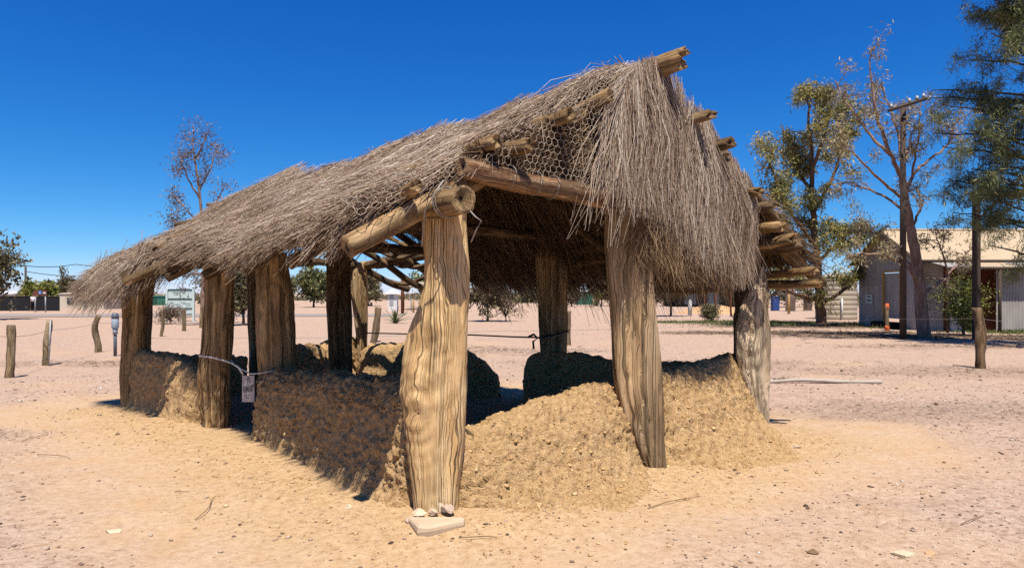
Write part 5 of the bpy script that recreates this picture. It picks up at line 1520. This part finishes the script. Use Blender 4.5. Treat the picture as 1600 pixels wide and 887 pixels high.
# slender tree behind the thatch at left
D = 33.0
T = Tree(104)
base = np.array([PX(315, 0, D)[0], D, 0.0])
tr = T.limb([base - [0, 0, 0.2]] + pl(D, (317, 470, 0), (319, 420, 0), (316, 360, 0), (312, 300, 0), (304, 250, 0), (300, 215, 0)), 0.13, 0.025, 0.03)
for lb in ([(316, 360, 0), (290, 325, .8), (268, 300, 1.2)], [(315, 350, 0), (335, 320, -.6), (350, 295, -1)], [(312, 310, 0), (288, 270, -.6), (278, 235, -.8)], [(311, 300, 0), (330, 260, .6), (338, 230, .9)], [(318, 430, 0), (335, 415, -.6), (345, 440, -.8)], [(318, 380, 0), (280, 345, -.4), (262, 345, -.6)], [(304, 250, 0), (318, 225, -.4), (322, 212, -.5)], [(319, 430, 0), (300, 425, .4), (285, 440, .7)], [(317, 395, 0), (345, 360, .4), (358, 340, .6)]):
    P = T.limb(pl(D, *lb), 0.05, 0.015); T.sprout(P, 6, 0.6, 0.015, 2, 0.05, 0.2, 1, 0.3, kids=(2, 4))
T.sprout(tr, 10, 0.8, 0.015, 2, 0.1, 0.1, 1, 0.5, kids=(2, 4))
T.build(base, 'slender_tree', 'slender brownish gum rising behind the thatched roof at left', 'bark_pink', 'leaf_red', 3, 0.18, (0.09, 0.18), (0.035, 0.06), 0.6, keep=0.6)

def bush(px, ybase, ytop, wpx, leaf, bark_m, label, seed, name='shrub', cat='shrub', per=5, ll=(0.12, 0.28), stems=5, trunk=0.15, keep=1.0, rad=None, D=None, group='trees and shrubs behind the shelter'):
    D = D or ground_D(ybase)
    b = np.array([PX(px, 0, D)[0], D, 0.0])
    hgt = PX(px, ytop, D)[2]; w = wpx / F * D / 2
    T = Tree(seed); rg = T.rg
    t0 = T.limb([b - [0, 0, 0.1], b + [0.02, 0, hgt * trunk * 0.5], b + [0.0, 0.02, hgt * trunk + 0.05]], max(0.03, hgt * 0.03), max(0.025, hgt * 0.022), 0.01)
    for k in range(stems):
        a = 2 * math.pi * k / stems + rg.uniform(-0.4, 0.4); rr = w * rg.uniform(0.35, 0.85); zt = hgt * rg.uniform(0.65, 0.95)
        P = T.limb([t0[-1], t0[-1] + [math.cos(a) * rr * 0.4, math.sin(a) * rr * 0.4, (zt - hgt * trunk) * 0.5], [b[0] + math.cos(a) * rr, b[1] + math.sin(a) * rr, zt]], hgt * 0.016 + 0.008, 0.012, 0.02 * hgt * 0.3)
        T.sprout(P, 8, w * 0.55 + 0.1, 0.012 + hgt * 0.002, 1, 0.05, 0.15, 1, 0.15, kids=(2, 4))
    P = T.limb([t0[-1], [b[0], b[1], hgt * 0.6], [b[0] + 0.02, b[1], hgt * 0.97]], hgt * 0.016 + 0.008, 0.012, 0.01)
    T.sprout(P, 10, w * 0.5 + 0.1, 0.012, 1, 0.05, 0.1, 1, 0.2)
    return T.build(b, name, label, bark_m, leaf, per, rad or (0.05 + w * 0.08), ll, (ll[0] * 0.35, ll[1] * 0.4), 0.4, group, cat, keep)

bush(1505, 524, 440, 70, 'leaf_green', 'bark_brown', 'bright green rounded shrub in front of the rusty shed wall', 201, per=7, ll=(0.06, 0.14), stems=7, trunk=0.12, group=None)
bush(380, 508, 424, 46, 'leaf_dull', 'bark_dark', 'dull dark shrub showing between the two doorway posts', 202, per=6)
bush(490, 480, 418, 62, 'leaf_dark', 'bark_dark', 'dark bushy tree left of the inner dark post', 203, 'bushy_tree', 'tree', 6, (0.3, 0.6))
bush(450, 476, 428, 34, 'leaf_dull', 'bark_brown', 'thin grey tree beside the dark bushy one', 204, 'bushy_tree', 'tree', 3, (0.3, 0.5))
bush(575, 478, 432, 46, 'leaf_dull', 'bark_dark', 'grey green bush behind the pale leaning post', 205, per=6, ll=(0.3, 0.6))
bush(675, 480, 428, 54, 'leaf_dark', 'bark_dark', 'dark tree behind the shelter left of the white kiosk posts', 206, 'bushy_tree', 'tree', 6, (0.3, 0.6))
bush(762, 502, 438, 58, 'leaf_dull', 'bark_dark', 'olive bush right of the nearest post under the roof', 207, 'bushy_tree', 'tree', 7, (0.14, 0.3), trunk=0.3)
bush(790, 502, 466, 60, 'leaf_grey', 'bark_brown', 'almost bare low shrub with spreading twigs right of the olive bush', 208, per=1, keep=0.3, stems=7)
bush(940, 478, 432, 44, 'leaf_green', 'bark_dark', 'bright green bush beside the far green shed', 209, per=6, ll=(0.3, 0.5))
bush(893, 479, 430, 38, 'leaf_dull', 'bark_brown', 'thin olive tree left of the far green shed', 210, 'bushy_tree', 'tree', 4, (0.3, 0.5), keep=0.7)
bush(1048, 494, 428, 62, 'leaf_dull', 'bark_brown', 'drooping olive tree below the brush curtain', 211, 'bushy_tree', 'tree', 5, (0.2, 0.4), trunk=0.3)
bush(1108, 503, 482, 26, 'leaf_dull', 'bark_brown', 'knee high shrub left of the right corner post', 212, per=5, ll=(0.08, 0.16))
bush(1130, 474, 424, 70, 'leaf_dull', 'bark_brown', 'wide thin tree above the low dark fronted building', 213, 'bushy_tree', 'tree', 4, (0.3, 0.6), keep=0.8)
bush(1232, 480, 420, 80, 'leaf_dull', 'bark_dark', 'shady olive tree behind the right eave of the shelter', 214, 'bushy_tree', 'tree', 5, (0.25, 0.5), trunk=0.35)
bush(1330, 492, 455, 24, 'leaf_green', 'bark_dark', 'green weed clump at the foot of the round tank', 215, per=6, ll=(0.1, 0.22), trunk=0.05)
bush(47, 481, 444, 26, 'leaf_green', 'bark_dark', 'green tree behind the dark power pole', 216, 'bushy_tree', 'tree', 6, (0.3, 0.6))
bush(76, 482, 446, 30, 'leaf_green', 'bark_dark', 'green tree behind the brown sign', 217, 'bushy_tree', 'tree', 6, (0.3, 0.6))
bush(102, 480, 428, 34, 'leaf_dull', 'bark_dark', 'grey thin topped tree behind the cream building', 218, 'bushy_tree', 'tree', 2, (0.3, 0.5), keep=0.8, trunk=0.4)
bush(163, 479, 446, 38, 'leaf_green', 'bark_dark', 'green bush left of the far corner post', 219, per=6, ll=(0.3, 0.6))
bush(345, 478, 450, 60, 'leaf_dull', 'bark_dark', 'low dull bush behind the left doorway post', 220, per=5, ll=(0.3, 0.6))
bush(-28, 500, 380, 96, 'leaf_dull', 'bark_dark', 'dark gnarled tree cut by the left edge', 221, 'bushy_tree', 'tree', 4, (0.25, 0.45), stems=8, trunk=0.3, keep=0.8)
bush(265, 506, 484, 40, 'leaf_red', 'bark_brown', 'wispy reddish bush among the thin posts at left', 222, per=2, ll=(0.08, 0.16))
bush(700, 474, 436, 60, 'leaf_dull', 'bark_dark', 'far grey tree line clump behind the nearest post', 223, 'bushy_tree', 'tree', 5, (0.4, 0.7))
bush(830, 473, 445, 90, 'leaf_dark', 'bark_dark', 'far dark clump under the roof left of the rear middle post', 224, 'bushy_tree', 'tree', 5, (0.4, 0.7))
bush(1180, 475, 430, 60, 'leaf_dull', 'bark_dark', 'far tree right of the right corner post', 225, 'bushy_tree', 'tree', 5, (0.4, 0.7))
bush(425, 474, 446, 60, 'leaf_dull', 'bark_dark', 'far low clump left of the shaded doorway post', 226, per=5, ll=(0.4, 0.7))

# far scrub along the horizon, one mass
rg = np.random.default_rng(88)
n = 5200
ths = rg.uniform(math.radians(38), math.radians(142), n); R0_ = rg.uniform(150, 230, n)
cxy = np.c_[R0_ * np.cos(ths), R0_ * np.sin(ths)]
dens = fbm(np.c_[ths * 26, np.zeros(n), np.zeros(n)], 3)
hh_ = np.clip(1.6 + 3.6 * dens, 0.25, 4.2) * rg.uniform(0.3, 1.0, n)
per_ = 9
c = np.repeat(np.c_[cxy, hh_ * 0.5], per_, 0) + rg.normal(size=(n * per_, 3)) * np.c_[np.full(n * per_, 0.7), np.full(n * per_, 0.7), np.repeat(hh_ * 0.28, per_)]
d = unit(rg.normal(size=(n * per_, 3))); w_ = unit(np.cross(d, rg.normal(size=(n * per_, 3))))
Ls = rg.uniform(0.25, 0.6, n * per_)[:, None]
v = np.stack([c, c + d * Ls * 0.5 + w_ * Ls * 0.3, c + d * Ls, c + d * Ls * 0.5 - w_ * Ls * 0.3], 1).reshape(-1, 3)
v[:, 2] = np.maximum(v[:, 2], 0.0)
tag(mesh('far_scrub', v, np.arange(n * per_ * 4).reshape(-1, 4), M['leaf_dull'], attr={'tint': np.repeat(np.clip(rg.normal(0.4, 0.2, n * per_), 0, 1), 4)}), kind='stuff')

# spiky plant in the rear opening
b = gp(617, 505)
yp = empty('spiky_plant', b, 'green spiky yucca like plant seen through the shelter', 'plant')
rg = np.random.default_rng(77)
for k in range(30):
    a = rg.uniform(0, 2 * math.pi); el = rg.uniform(0.35, 1.4); L = rg.uniform(0.8, 1.25) * 0.95
    d = np.array([math.cos(a) * math.cos(el), math.sin(a) * math.cos(el), math.sin(el)])
    s_ = unit(np.cross(d, [0, 0, 1.0])); up = np.cross(s_, d)
    pts = [b + d * L * t_ + np.array([0, 0, -0.18 * t_ * t_]) for t_ in (0, 0.35, 0.7, 1.0)]
    wd = (0.035, 0.05, 0.035, 0.004)
    v = []
    for q, w_ in zip(pts, wd): v += [q - s_ * w_, q + up * 0.012, q + s_ * w_, q - up * 0.010]
    f = [(j*4+i, j*4+(i+1) % 4, j*4+4+(i+1) % 4, j*4+4+i) for j in range(3) for i in range(4)]
    mesh('leaf', np.array(v), f, M['leaf_blade'] if 'leaf_blade' in M else M.setdefault('leaf_blade', plain('leaf_blade', (0.16, 0.19, 0.07), 0.6, 0.3, 0.3, 4)), yp)

# ------------------------------------------------------------------ kiosk and posts behind the shelter
D = 62.0
ks = empty('kiosk', [PX(613, 0, D)[0], D + 1, 0], 'small white kiosk with pale pyramid roof seen through the shelter', 'kiosk')
a, c_ = PX(606, 486, D), PX(620, 459, D)
MB().box((a[0], D, 0), (c_[0], D + 0.8, c_[2])).build('wall', M['white'], ks)
cx_, w_ = (a[0] + c_[0]) / 2, (c_[0] - a[0]) / 2 + 0.25
mb = MB(); z0 = c_[2] + 0.003; mb.add([(cx_-w_, D-.25, z0), (cx_+w_, D-.25, z0), (cx_+w_, D+1.05, z0), (cx_-w_, D+1.05, z0), (cx_-.15, D+.3, z0+.42), (cx_+.15, D+.3, z0+.42)], [(0,1,5,4),(1,2,5),(2,3,4,5),(3,0,4),(3,2,1,0)])
mb.build('roof', M['white'], ks)
MB().box((a[0] + 0.15, D - 0.03, 0.5), (c_[0] - 0.3, D - 0.01, 1.5)).build('panel', M['galv'], ks)
def simple_post(px, y0, y1, D, r, mat, label, name='timber_post', cat='post', cap=True):
    e = empty(name, [PX(px, 0, D)[0], D, 0], label, cat)
    x = PX(px, 0, D)[0]; zt = PX(px, y0, D)[2]
    MB().tube([(x, D, -0.1), (x, D, zt - r * 0.6), (x, D, zt)], [r, r, r * 0.75], 10).build('shaft', M[mat], e, True)
    MB().tube([(x, D, -0.02), (x, D, 0.05)], r * 1.35, 10).build('collar', M['concrete'], e, True)
    return e
simple_post(629, 432, 0, 52, 0.13, 'timber', 'thick red brown timber post beside the white kiosk')
simple_post(646, 468, 0, 55, 0.08, 'yellowpost', 'short yellow post right of the red timber post')
simple_post(658, 466, 0, 58, 0.07, 'white', 'short white post just left of the nearest shelter post')
simple_post(642.5, 466, 0, 60, 0.05, 'galv', 'thin grey post between the red and yellow posts')
simple_post(1078, 468, 0, 48, 0.14, 'white', 'white marker post below the brush curtain', 'marker_post')
simple_post(1176, 468, 0, 50, 0.08, 'yellowpost', 'pale yellow post just left of the right corner post')
simple_post(1232.5, 460, 0, 52, 0.10, 'yellowpost', 'slim yellow post under the right eave')
simple_post(1101, 452, 0, 46, 0.06, 'timber', 'left thin brown post in front of the dirt heap')
simple_post(1118, 452, 0, 46, 0.06, 'timber', 'middle thin brown post in front of the dirt heap')
simple_post(1142, 452, 0, 46, 0.06, 'timber', 'right thin brown post in front of the dirt heap')
simple_post(1235, 428, 0, 60, 0.42, 'concrete', 'wide grey concrete pillar beyond the olive tree', 'pillar', 'pillar')
simple_post(1262, 432, 0, 62, 0.38, 'concrete', 'second grey concrete pillar nearer the forked trunk', 'pillar', 'pillar')
# white pale flat shelter roof behind the timber post
e = empty('carport', [PX(648, 0, 66)[0], 66, 0], 'flat pale roofed carport behind the kiosk', 'carport')
a, c_ = PX(628, 448, 66), PX(700, 440.5, 66)
MB().box((a[0], 65, a[2]), (c_[0], 70, c_[2])).build('roof', M['cream'], e)
for x in (631, 697): MB().tube([(PX(x, 0, 66)[0], 66, 0), (PX(x, 0, 66)[0], 66, a[2] - 0.002)], 0.06, 8).build('post', M['timber'], e, True)
# orange dirt heap
b = np.array([PX(1115, 0, 55)[0], 55.0, 0])
th = np.linspace(0, 2 * math.pi, 40, endpoint=False); rr = np.linspace(0, 1, 14)
v = [[b[0], b[1], 0.7]]
for r_ in rr[1:]:
    for t_ in th:
        x, y = b[0] + math.cos(t_) * r_ * 3.2, b[1] + math.sin(t_) * r_ * 2.2
        v.append([x, y, 0.7 * (1 - r_ ** 1.4) + 0.12 * float(fbm(np.array([[x * 1.5, y * 1.5, 0]]), 3)[0]) - (0.1 if r_ == 1 else 0)])
f = [(0, 1 + k, 1 + (k + 1) % 40) for k in range(40)] + [(1 + j*40 + k, 1 + (j+1)*40 + k, 1 + (j+1)*40 + (k+1) % 40, 1 + j*40 + (k+1) % 40) for j in range(12) for k in range(40)]
tag(mesh('dirt_heap', np.array(v), [list(q)[::1] for q in f], M['dirtpile'], None, True, loc=b), 'heap of orange dirt behind the right end of the shelter', 'dirt heap')
# blue bin
e = empty('blue_bin', [PX(1213, 0, 62)[0], 62, 0], 'dark blue bin by the concrete pillars', 'bin')
a, c_ = PX(1208, 0, 62), PX(1218, 464, 62)
MB().box((a[0], 62, 0.02), (c_[0], 62.6, c_[2])).build('body', M['blue'], e)
MB().box((a[0] - 0.03, 61.96, c_[2] + 0.002), (c_[0] + 0.03, 62.64, c_[2] + 0.08)).build('lid', M['blue'], e)

# ------------------------------------------------------------------ round corrugated tank
D = 41.0
xc = (PX(1290, 0, D)[0] + PX(1352, 0, D)[0]) / 2; R_ = (PX(1352, 0, D)[0] - PX(1290, 0, D)[0]) / 2
tk = empty('water_tank', [xc, D + R_, 0], 'beige ribbed round water tank left of the tin shed', 'water tank')
zt = PX(0, 432, D)[2]
rows = 112
zz = np.linspace(-0.05, zt, rows); ths = np.linspace(0, 2 * math.pi, 64, endpoint=False)
rad_ = R_ * (1 - 0.012 * (0.5 + 0.5 * np.cos(zz / zt * 2 * math.pi * 9)) ** 3 * 2)
v = np.stack([xc + rad_[:, None] * np.cos(ths), D + R_ + rad_[:, None] * np.sin(ths), np.repeat(zz[:, None], 64, 1)], -1).reshape(-1, 3)
ix = np.arange(rows * 64).reshape(rows, 64)
f = np.stack([ix[:-1], np.roll(ix[:-1], -1, 1), np.roll(ix[1:], -1, 1), ix[1:]], -1).reshape(-1, 4)
mesh('shell', v, f, M['tank'], tk, True)
mb = MB(); nR = 48
vs = [(xc + R_ * 1.02 * math.cos(2*math.pi*k/nR), D + R_ + R_ * 1.02 * math.sin(2*math.pi*k/nR), zt + 0.004) for k in range(nR)] + [(xc, D + R_, zt + 0.30)]
mb.add(vs, [(k, (k+1) % nR, nR) for k in range(nR)] + [tuple(range(nR))[::-1]])
mb.build('lid', M['tank'], tk)
MB().tube([(xc - R_ * 0.2, D - 0.08, 0.0), (xc - R_ * 0.2, D - 0.08, 1.3)], 0.045, 8).build('pipe', M['white'], tk, True)

# ------------------------------------------------------------------ tin shed
XL, XR, YF, YB, YM = 17.4, 31.0, 29.0, 34.2, 31.6
sh = empty('tin_shed', [24, 31, 0], 'corrugated iron shed with beige gable roof and rusty verandah wall at right', 'shed')
def corr(p0, p1, up, pitch=0.09, amp=0.012, mat='sheet', name='wall_sheet', top=None, parent=sh):
    """corrugated sheet from p0 to p1 along its width, rising by vector up (or to top(k))"""
    p0, p1, up = (np.asarray(q, float) for q in (p0, p1, up))
    L = np.linalg.norm(p1 - p0); n = max(8, int(L / pitch * 6)); k = np.linspace(0, 1, n + 1)
    nrm = unit(np.cross(p1 - p0, up))
    wv = amp * np.cos(k * L / pitch * 2 * math.pi)
    lo = p0 + np.outer(k, p1 - p0) + np.outer(wv, nrm)
    hi = lo + (np.outer(np.ones(n + 1), up) if top is None else np.outer(np.array([top(q) for q in k]), unit(up)))
    bk = nrm * 0.004
    v = np.concatenate([lo, hi, lo + bk, hi + bk]); m = n + 1
    i = np.arange(n)
    f = np.concatenate([np.stack([i, i+1, m+i+1, m+i], -1), np.stack([2*m+i+1, 2*m+i, 3*m+i, 3*m+i+1], -1)])
    return mesh(name, v, f, M[mat], parent, True)
ez = 3.15; rz = 4.45
# left gable wall in sheets, leaving the door opening (px 1380..1406 on this face)
def yat(px): return XL / ((px - 800) / F)
yd0, yd1 = yat(1408), yat(1379)
gt = lambda y: ez + (rz - ez) * (1 - abs(y - YM) / (YB - YM) * 1.0)
def gab(y0, y1, zb=0.0):
    ys = np.linspace(y0, y1, max(2, int(round(abs(y1 - y0) / 0.8)) + 1))
    for a, b in zip(ys[:-1], ys[1:]):
        corr((XL, a, zb), (XL, b, zb), (0, 0, 1), 0.14, 0.014, 'sheet', 'wall_sheet', lambda k, a=a, b=b: gt(a + (b - a) * k) - zb)
gab(YB, yd1); gab(yd0, YF)
gab(yd1, yd0, 2.55)
MB().box((XL + 0.06, yd0 + 0.02, 0.45), (XL + 0.10, yd1 - 0.02, 2.52)).build('door', M['sheet'], sh)
MB().box((XL - 0.03, yd1 - 0.10, 0.3), (XL + 0.05, yd1, 2.55)).build('door_frame', M['yellowpost'], sh)
MB().box((XL - 0.03, yd0, 0.3), (XL + 0.05, yd0 + 0.10, 2.55)).build('door_frame', M['yellowpost'], sh)
MB().box((XL - 0.03, yd0, 2.551), (XL + 0.05, yd1, 2.64)).build('door_frame', M['yellowpost'], sh)
MB().box((XL - 0.5, yd0 - 0.1, 0.0), (XL - 0.02, yd1 + 0.1, 0.30)).build('door_step', M['dark'], sh)
# notice on the gable wall
yn0, yn1 = yat(1364.5), yat(1355)
zc = PX(0, 466, (yn0 + yn1) / 2)[2]
sgn = MB().box((XL - 0.06, yn0, zc - 0.24), (XL - 0.03, yn1, zc + 0.20)).build('notice', M['mint'], sh)
mb = MB(); ym_ = (yn0 + yn1) / 2; wy = (yn1 - yn0)
for (a, b, z0_, z1_) in ((-.18, -.06, .04, .14), (.02, .16, .04, .14), (-.34, -.22, -.14, -.06), (-.16, -.04, -.14, -.06), (.0, .14, -.14, -.06), (.18, .32, -.14, -.06)):
    mb.box((XL - 0.065, ym_ + a * wy, zc + z0_), (XL - 0.0605, ym_ + b * wy, zc + z1_))
mb.build('notice_lettering', M['ink'], sgn)
# main roof
ov = 0.35
for k in range(14):
    x0, x1 = XL - ov + k * 1.0, XL - ov + (k + 1) * 1.0
    corr((x0, YF - ov, ez - 0.17 + 0.003 * (k % 2)), (x1, YF - ov, ez - 0.17 + 0.003 * (k % 2)), np.array([0, YM - YF + ov, (rz - ez) + 0.17 + 0.05]), 0.1, 0.012, 'roofbeige', 'roof_sheet')
    corr((x1, YB + ov, ez - 0.17 + 0.003 * (k % 2)), (x0, YB + ov, ez - 0.17 + 0.003 * (k % 2)), np.array([0, YM - YB - ov, (rz - ez) + 0.17 + 0.05]), 0.1, 0.012, 'roofbeige', 'roof_sheet')
MB().tube([(XL - ov, YM, rz + 0.07), (XR, YM, rz + 0.07)], 0.07, 8).build('ridge_cap', M['roofbeige'], sh, True)
# barge boards and gutter
for (y0, y1) in ((YF - ov, YM), (YB + ov, YM)):
    MB().tube([(XL - ov - 0.02, y0, ez - 0.24), (XL - ov - 0.02, y1, rz - 0.03)], 0.06, 6).build('barge_board', M['pole'], sh)
MB().tube([(XL - ov, YF - ov - 0.07, ez - 0.21), (XR, YF - ov - 0.07, ez - 0.21)], 0.07, 8).build('gutter', M['pole'], sh, True)
# front: verandah over a rusty wall, pale sheets beyond
xv = 19.3
corr((XL + 0.9, YF - 0.02, 0), (xv + 1.6, YF - 0.02, 0), (0, 0, ez - 0.1), 0.11, 0.012, 'rust', 'rusty_wall')
corr((XL + 0.02, YF - 0.02, 0), (XL + 0.9, YF - 0.02, 0), (0, 0, ez - 0.1), 0.11, 0.012, 'sheet', 'wall_sheet')
for k in range(11):
    x0 = xv + 0.55 + k * 0.85
    corr((x0, YF - 1.0, -0.05), (x0 + 0.85, YF - 1.0 - 0.002 * (k % 2), -0.05), (0, 0, 2.75), 0.12, 0.013, 'sheet', 'wall_sheet')
corr((xv + 0.55, YF - 1.0, -0.05), (xv + 0.55, YF, -0.05), (0, 0, 2.75), 0.12, 0.013, 'rust', 'rusty_wall')
MB().box((xv - 0.35, YF - 0.10, 1.15), (xv + 0.45, YF - 0.05, 2.0)).build('window', M['glass'], sh)
for (a, b) in (((xv - .42, YF - .12, 1.08), (xv + .52, YF - .07, 1.148)), ((xv - .42, YF - .12, 2.002), (xv + .52, YF - .07, 2.07)), ((xv - .42, YF - .12, 1.15), (xv - .352, YF - .07, 2.0)), ((xv + .452, YF - .12, 1.15), (xv + .52, YF - .07, 2.0))):
    MB().box(a, b).build('window_frame', M['galv'], sh)
for k in range(12):
    x0 = XL + 0.1 + k * 1.0
    corr((x0, YF - 1.5, 2.66 + 0.003 * (k % 2)), (x0 + 1.0, YF - 1.5, 2.66 + 0.003 * (k % 2)), np.array([0, 1.25, 0.26]), 0.1, 0.012, 'roofbeige' if k % 3 else 'sheet', 'verandah_sheet')
MB().tube([(XL + 0.1, YF - 1.52, 2.60), (XR - 1, YF - 1.52, 2.60)], 0.06, 6).build('verandah_beam', M['pole'], sh)
for x in (XL + 0.15, xv + 0.35):
    MB().tube([(x, YF - 1.5, -0.1), (x, YF - 1.5, 2.55)], 0.065, 8).build('verandah_post', M['pole'], sh, True)
MB().box((XL + 1.15, YF - 0.14, 0.0), (XL + 1.65, YF - 0.08, 0.9)).build('lattice_panel', M['white'], sh)

# pole with crossarm behind the sparse tree
ppole(1411, 162, 23.7, 0.115, 'tall power pole with slanted crossarm behind the sparse tree', 'pole', ((1388, 173), (1448, 154), (0.08, 0.55, 0.75, 0.92)))
# dark gantry at the right edge
D = 23.4
gn = empty('gantry', [PX(1530, 0, D)[0], D, 0], 'dark steel gantry post and beam at the right edge', 'gantry')
xg = PX(1525.5, 0, D)[0]; zg = PX(0, 303, D)[2]
MB().box((xg - 0.09, D - 0.09, -0.1), (xg + 0.09, D + 0.09, zg - 0.12)).build('column', M['pole'], gn)
MB().box((xg - 0.14, D - 0.11, zg - 0.118), (xg + 3.6, D + 0.11, zg + 0.10)).build('beam', M['pole'], gn)
MB().box((xg + 3.2, D - 0.09, -0.1), (xg + 3.38, D + 0.09, zg - 0.12)).build('column', M['pole'], gn)
MB().tube([(xg + 0.05, D, zg - 0.9), (xg + 0.8, D, zg - 0.15)], 0.05, 6).build('brace', M['pole'], gn)
# orange topped marker stump
b = gp(1386, 516)
om = empty('marker_stump', b, 'short pale stump with orange paint in front of the shed door', 'stump')
D = b[1]
log('stump', b - [0, 0, 0.05], PX(1386, 478, D), 0.075, 0.085, M['fpost'], om, 0.04, 0.15)
MB().tube([PX(1386, 485, D), PX(1386, 478, D), PX(1386, 474, D)], [0.08, 0.09, 0.06], 9).build('orange_band', M['orange'], om, True)
MB().tube([b - [0, 0, 0.02], b + [0, 0, 0.12], b + [0, 0, 0.2]], [0.10, 0.095, 0.085], 9).build('orange_foot', M['orange'], om, True)
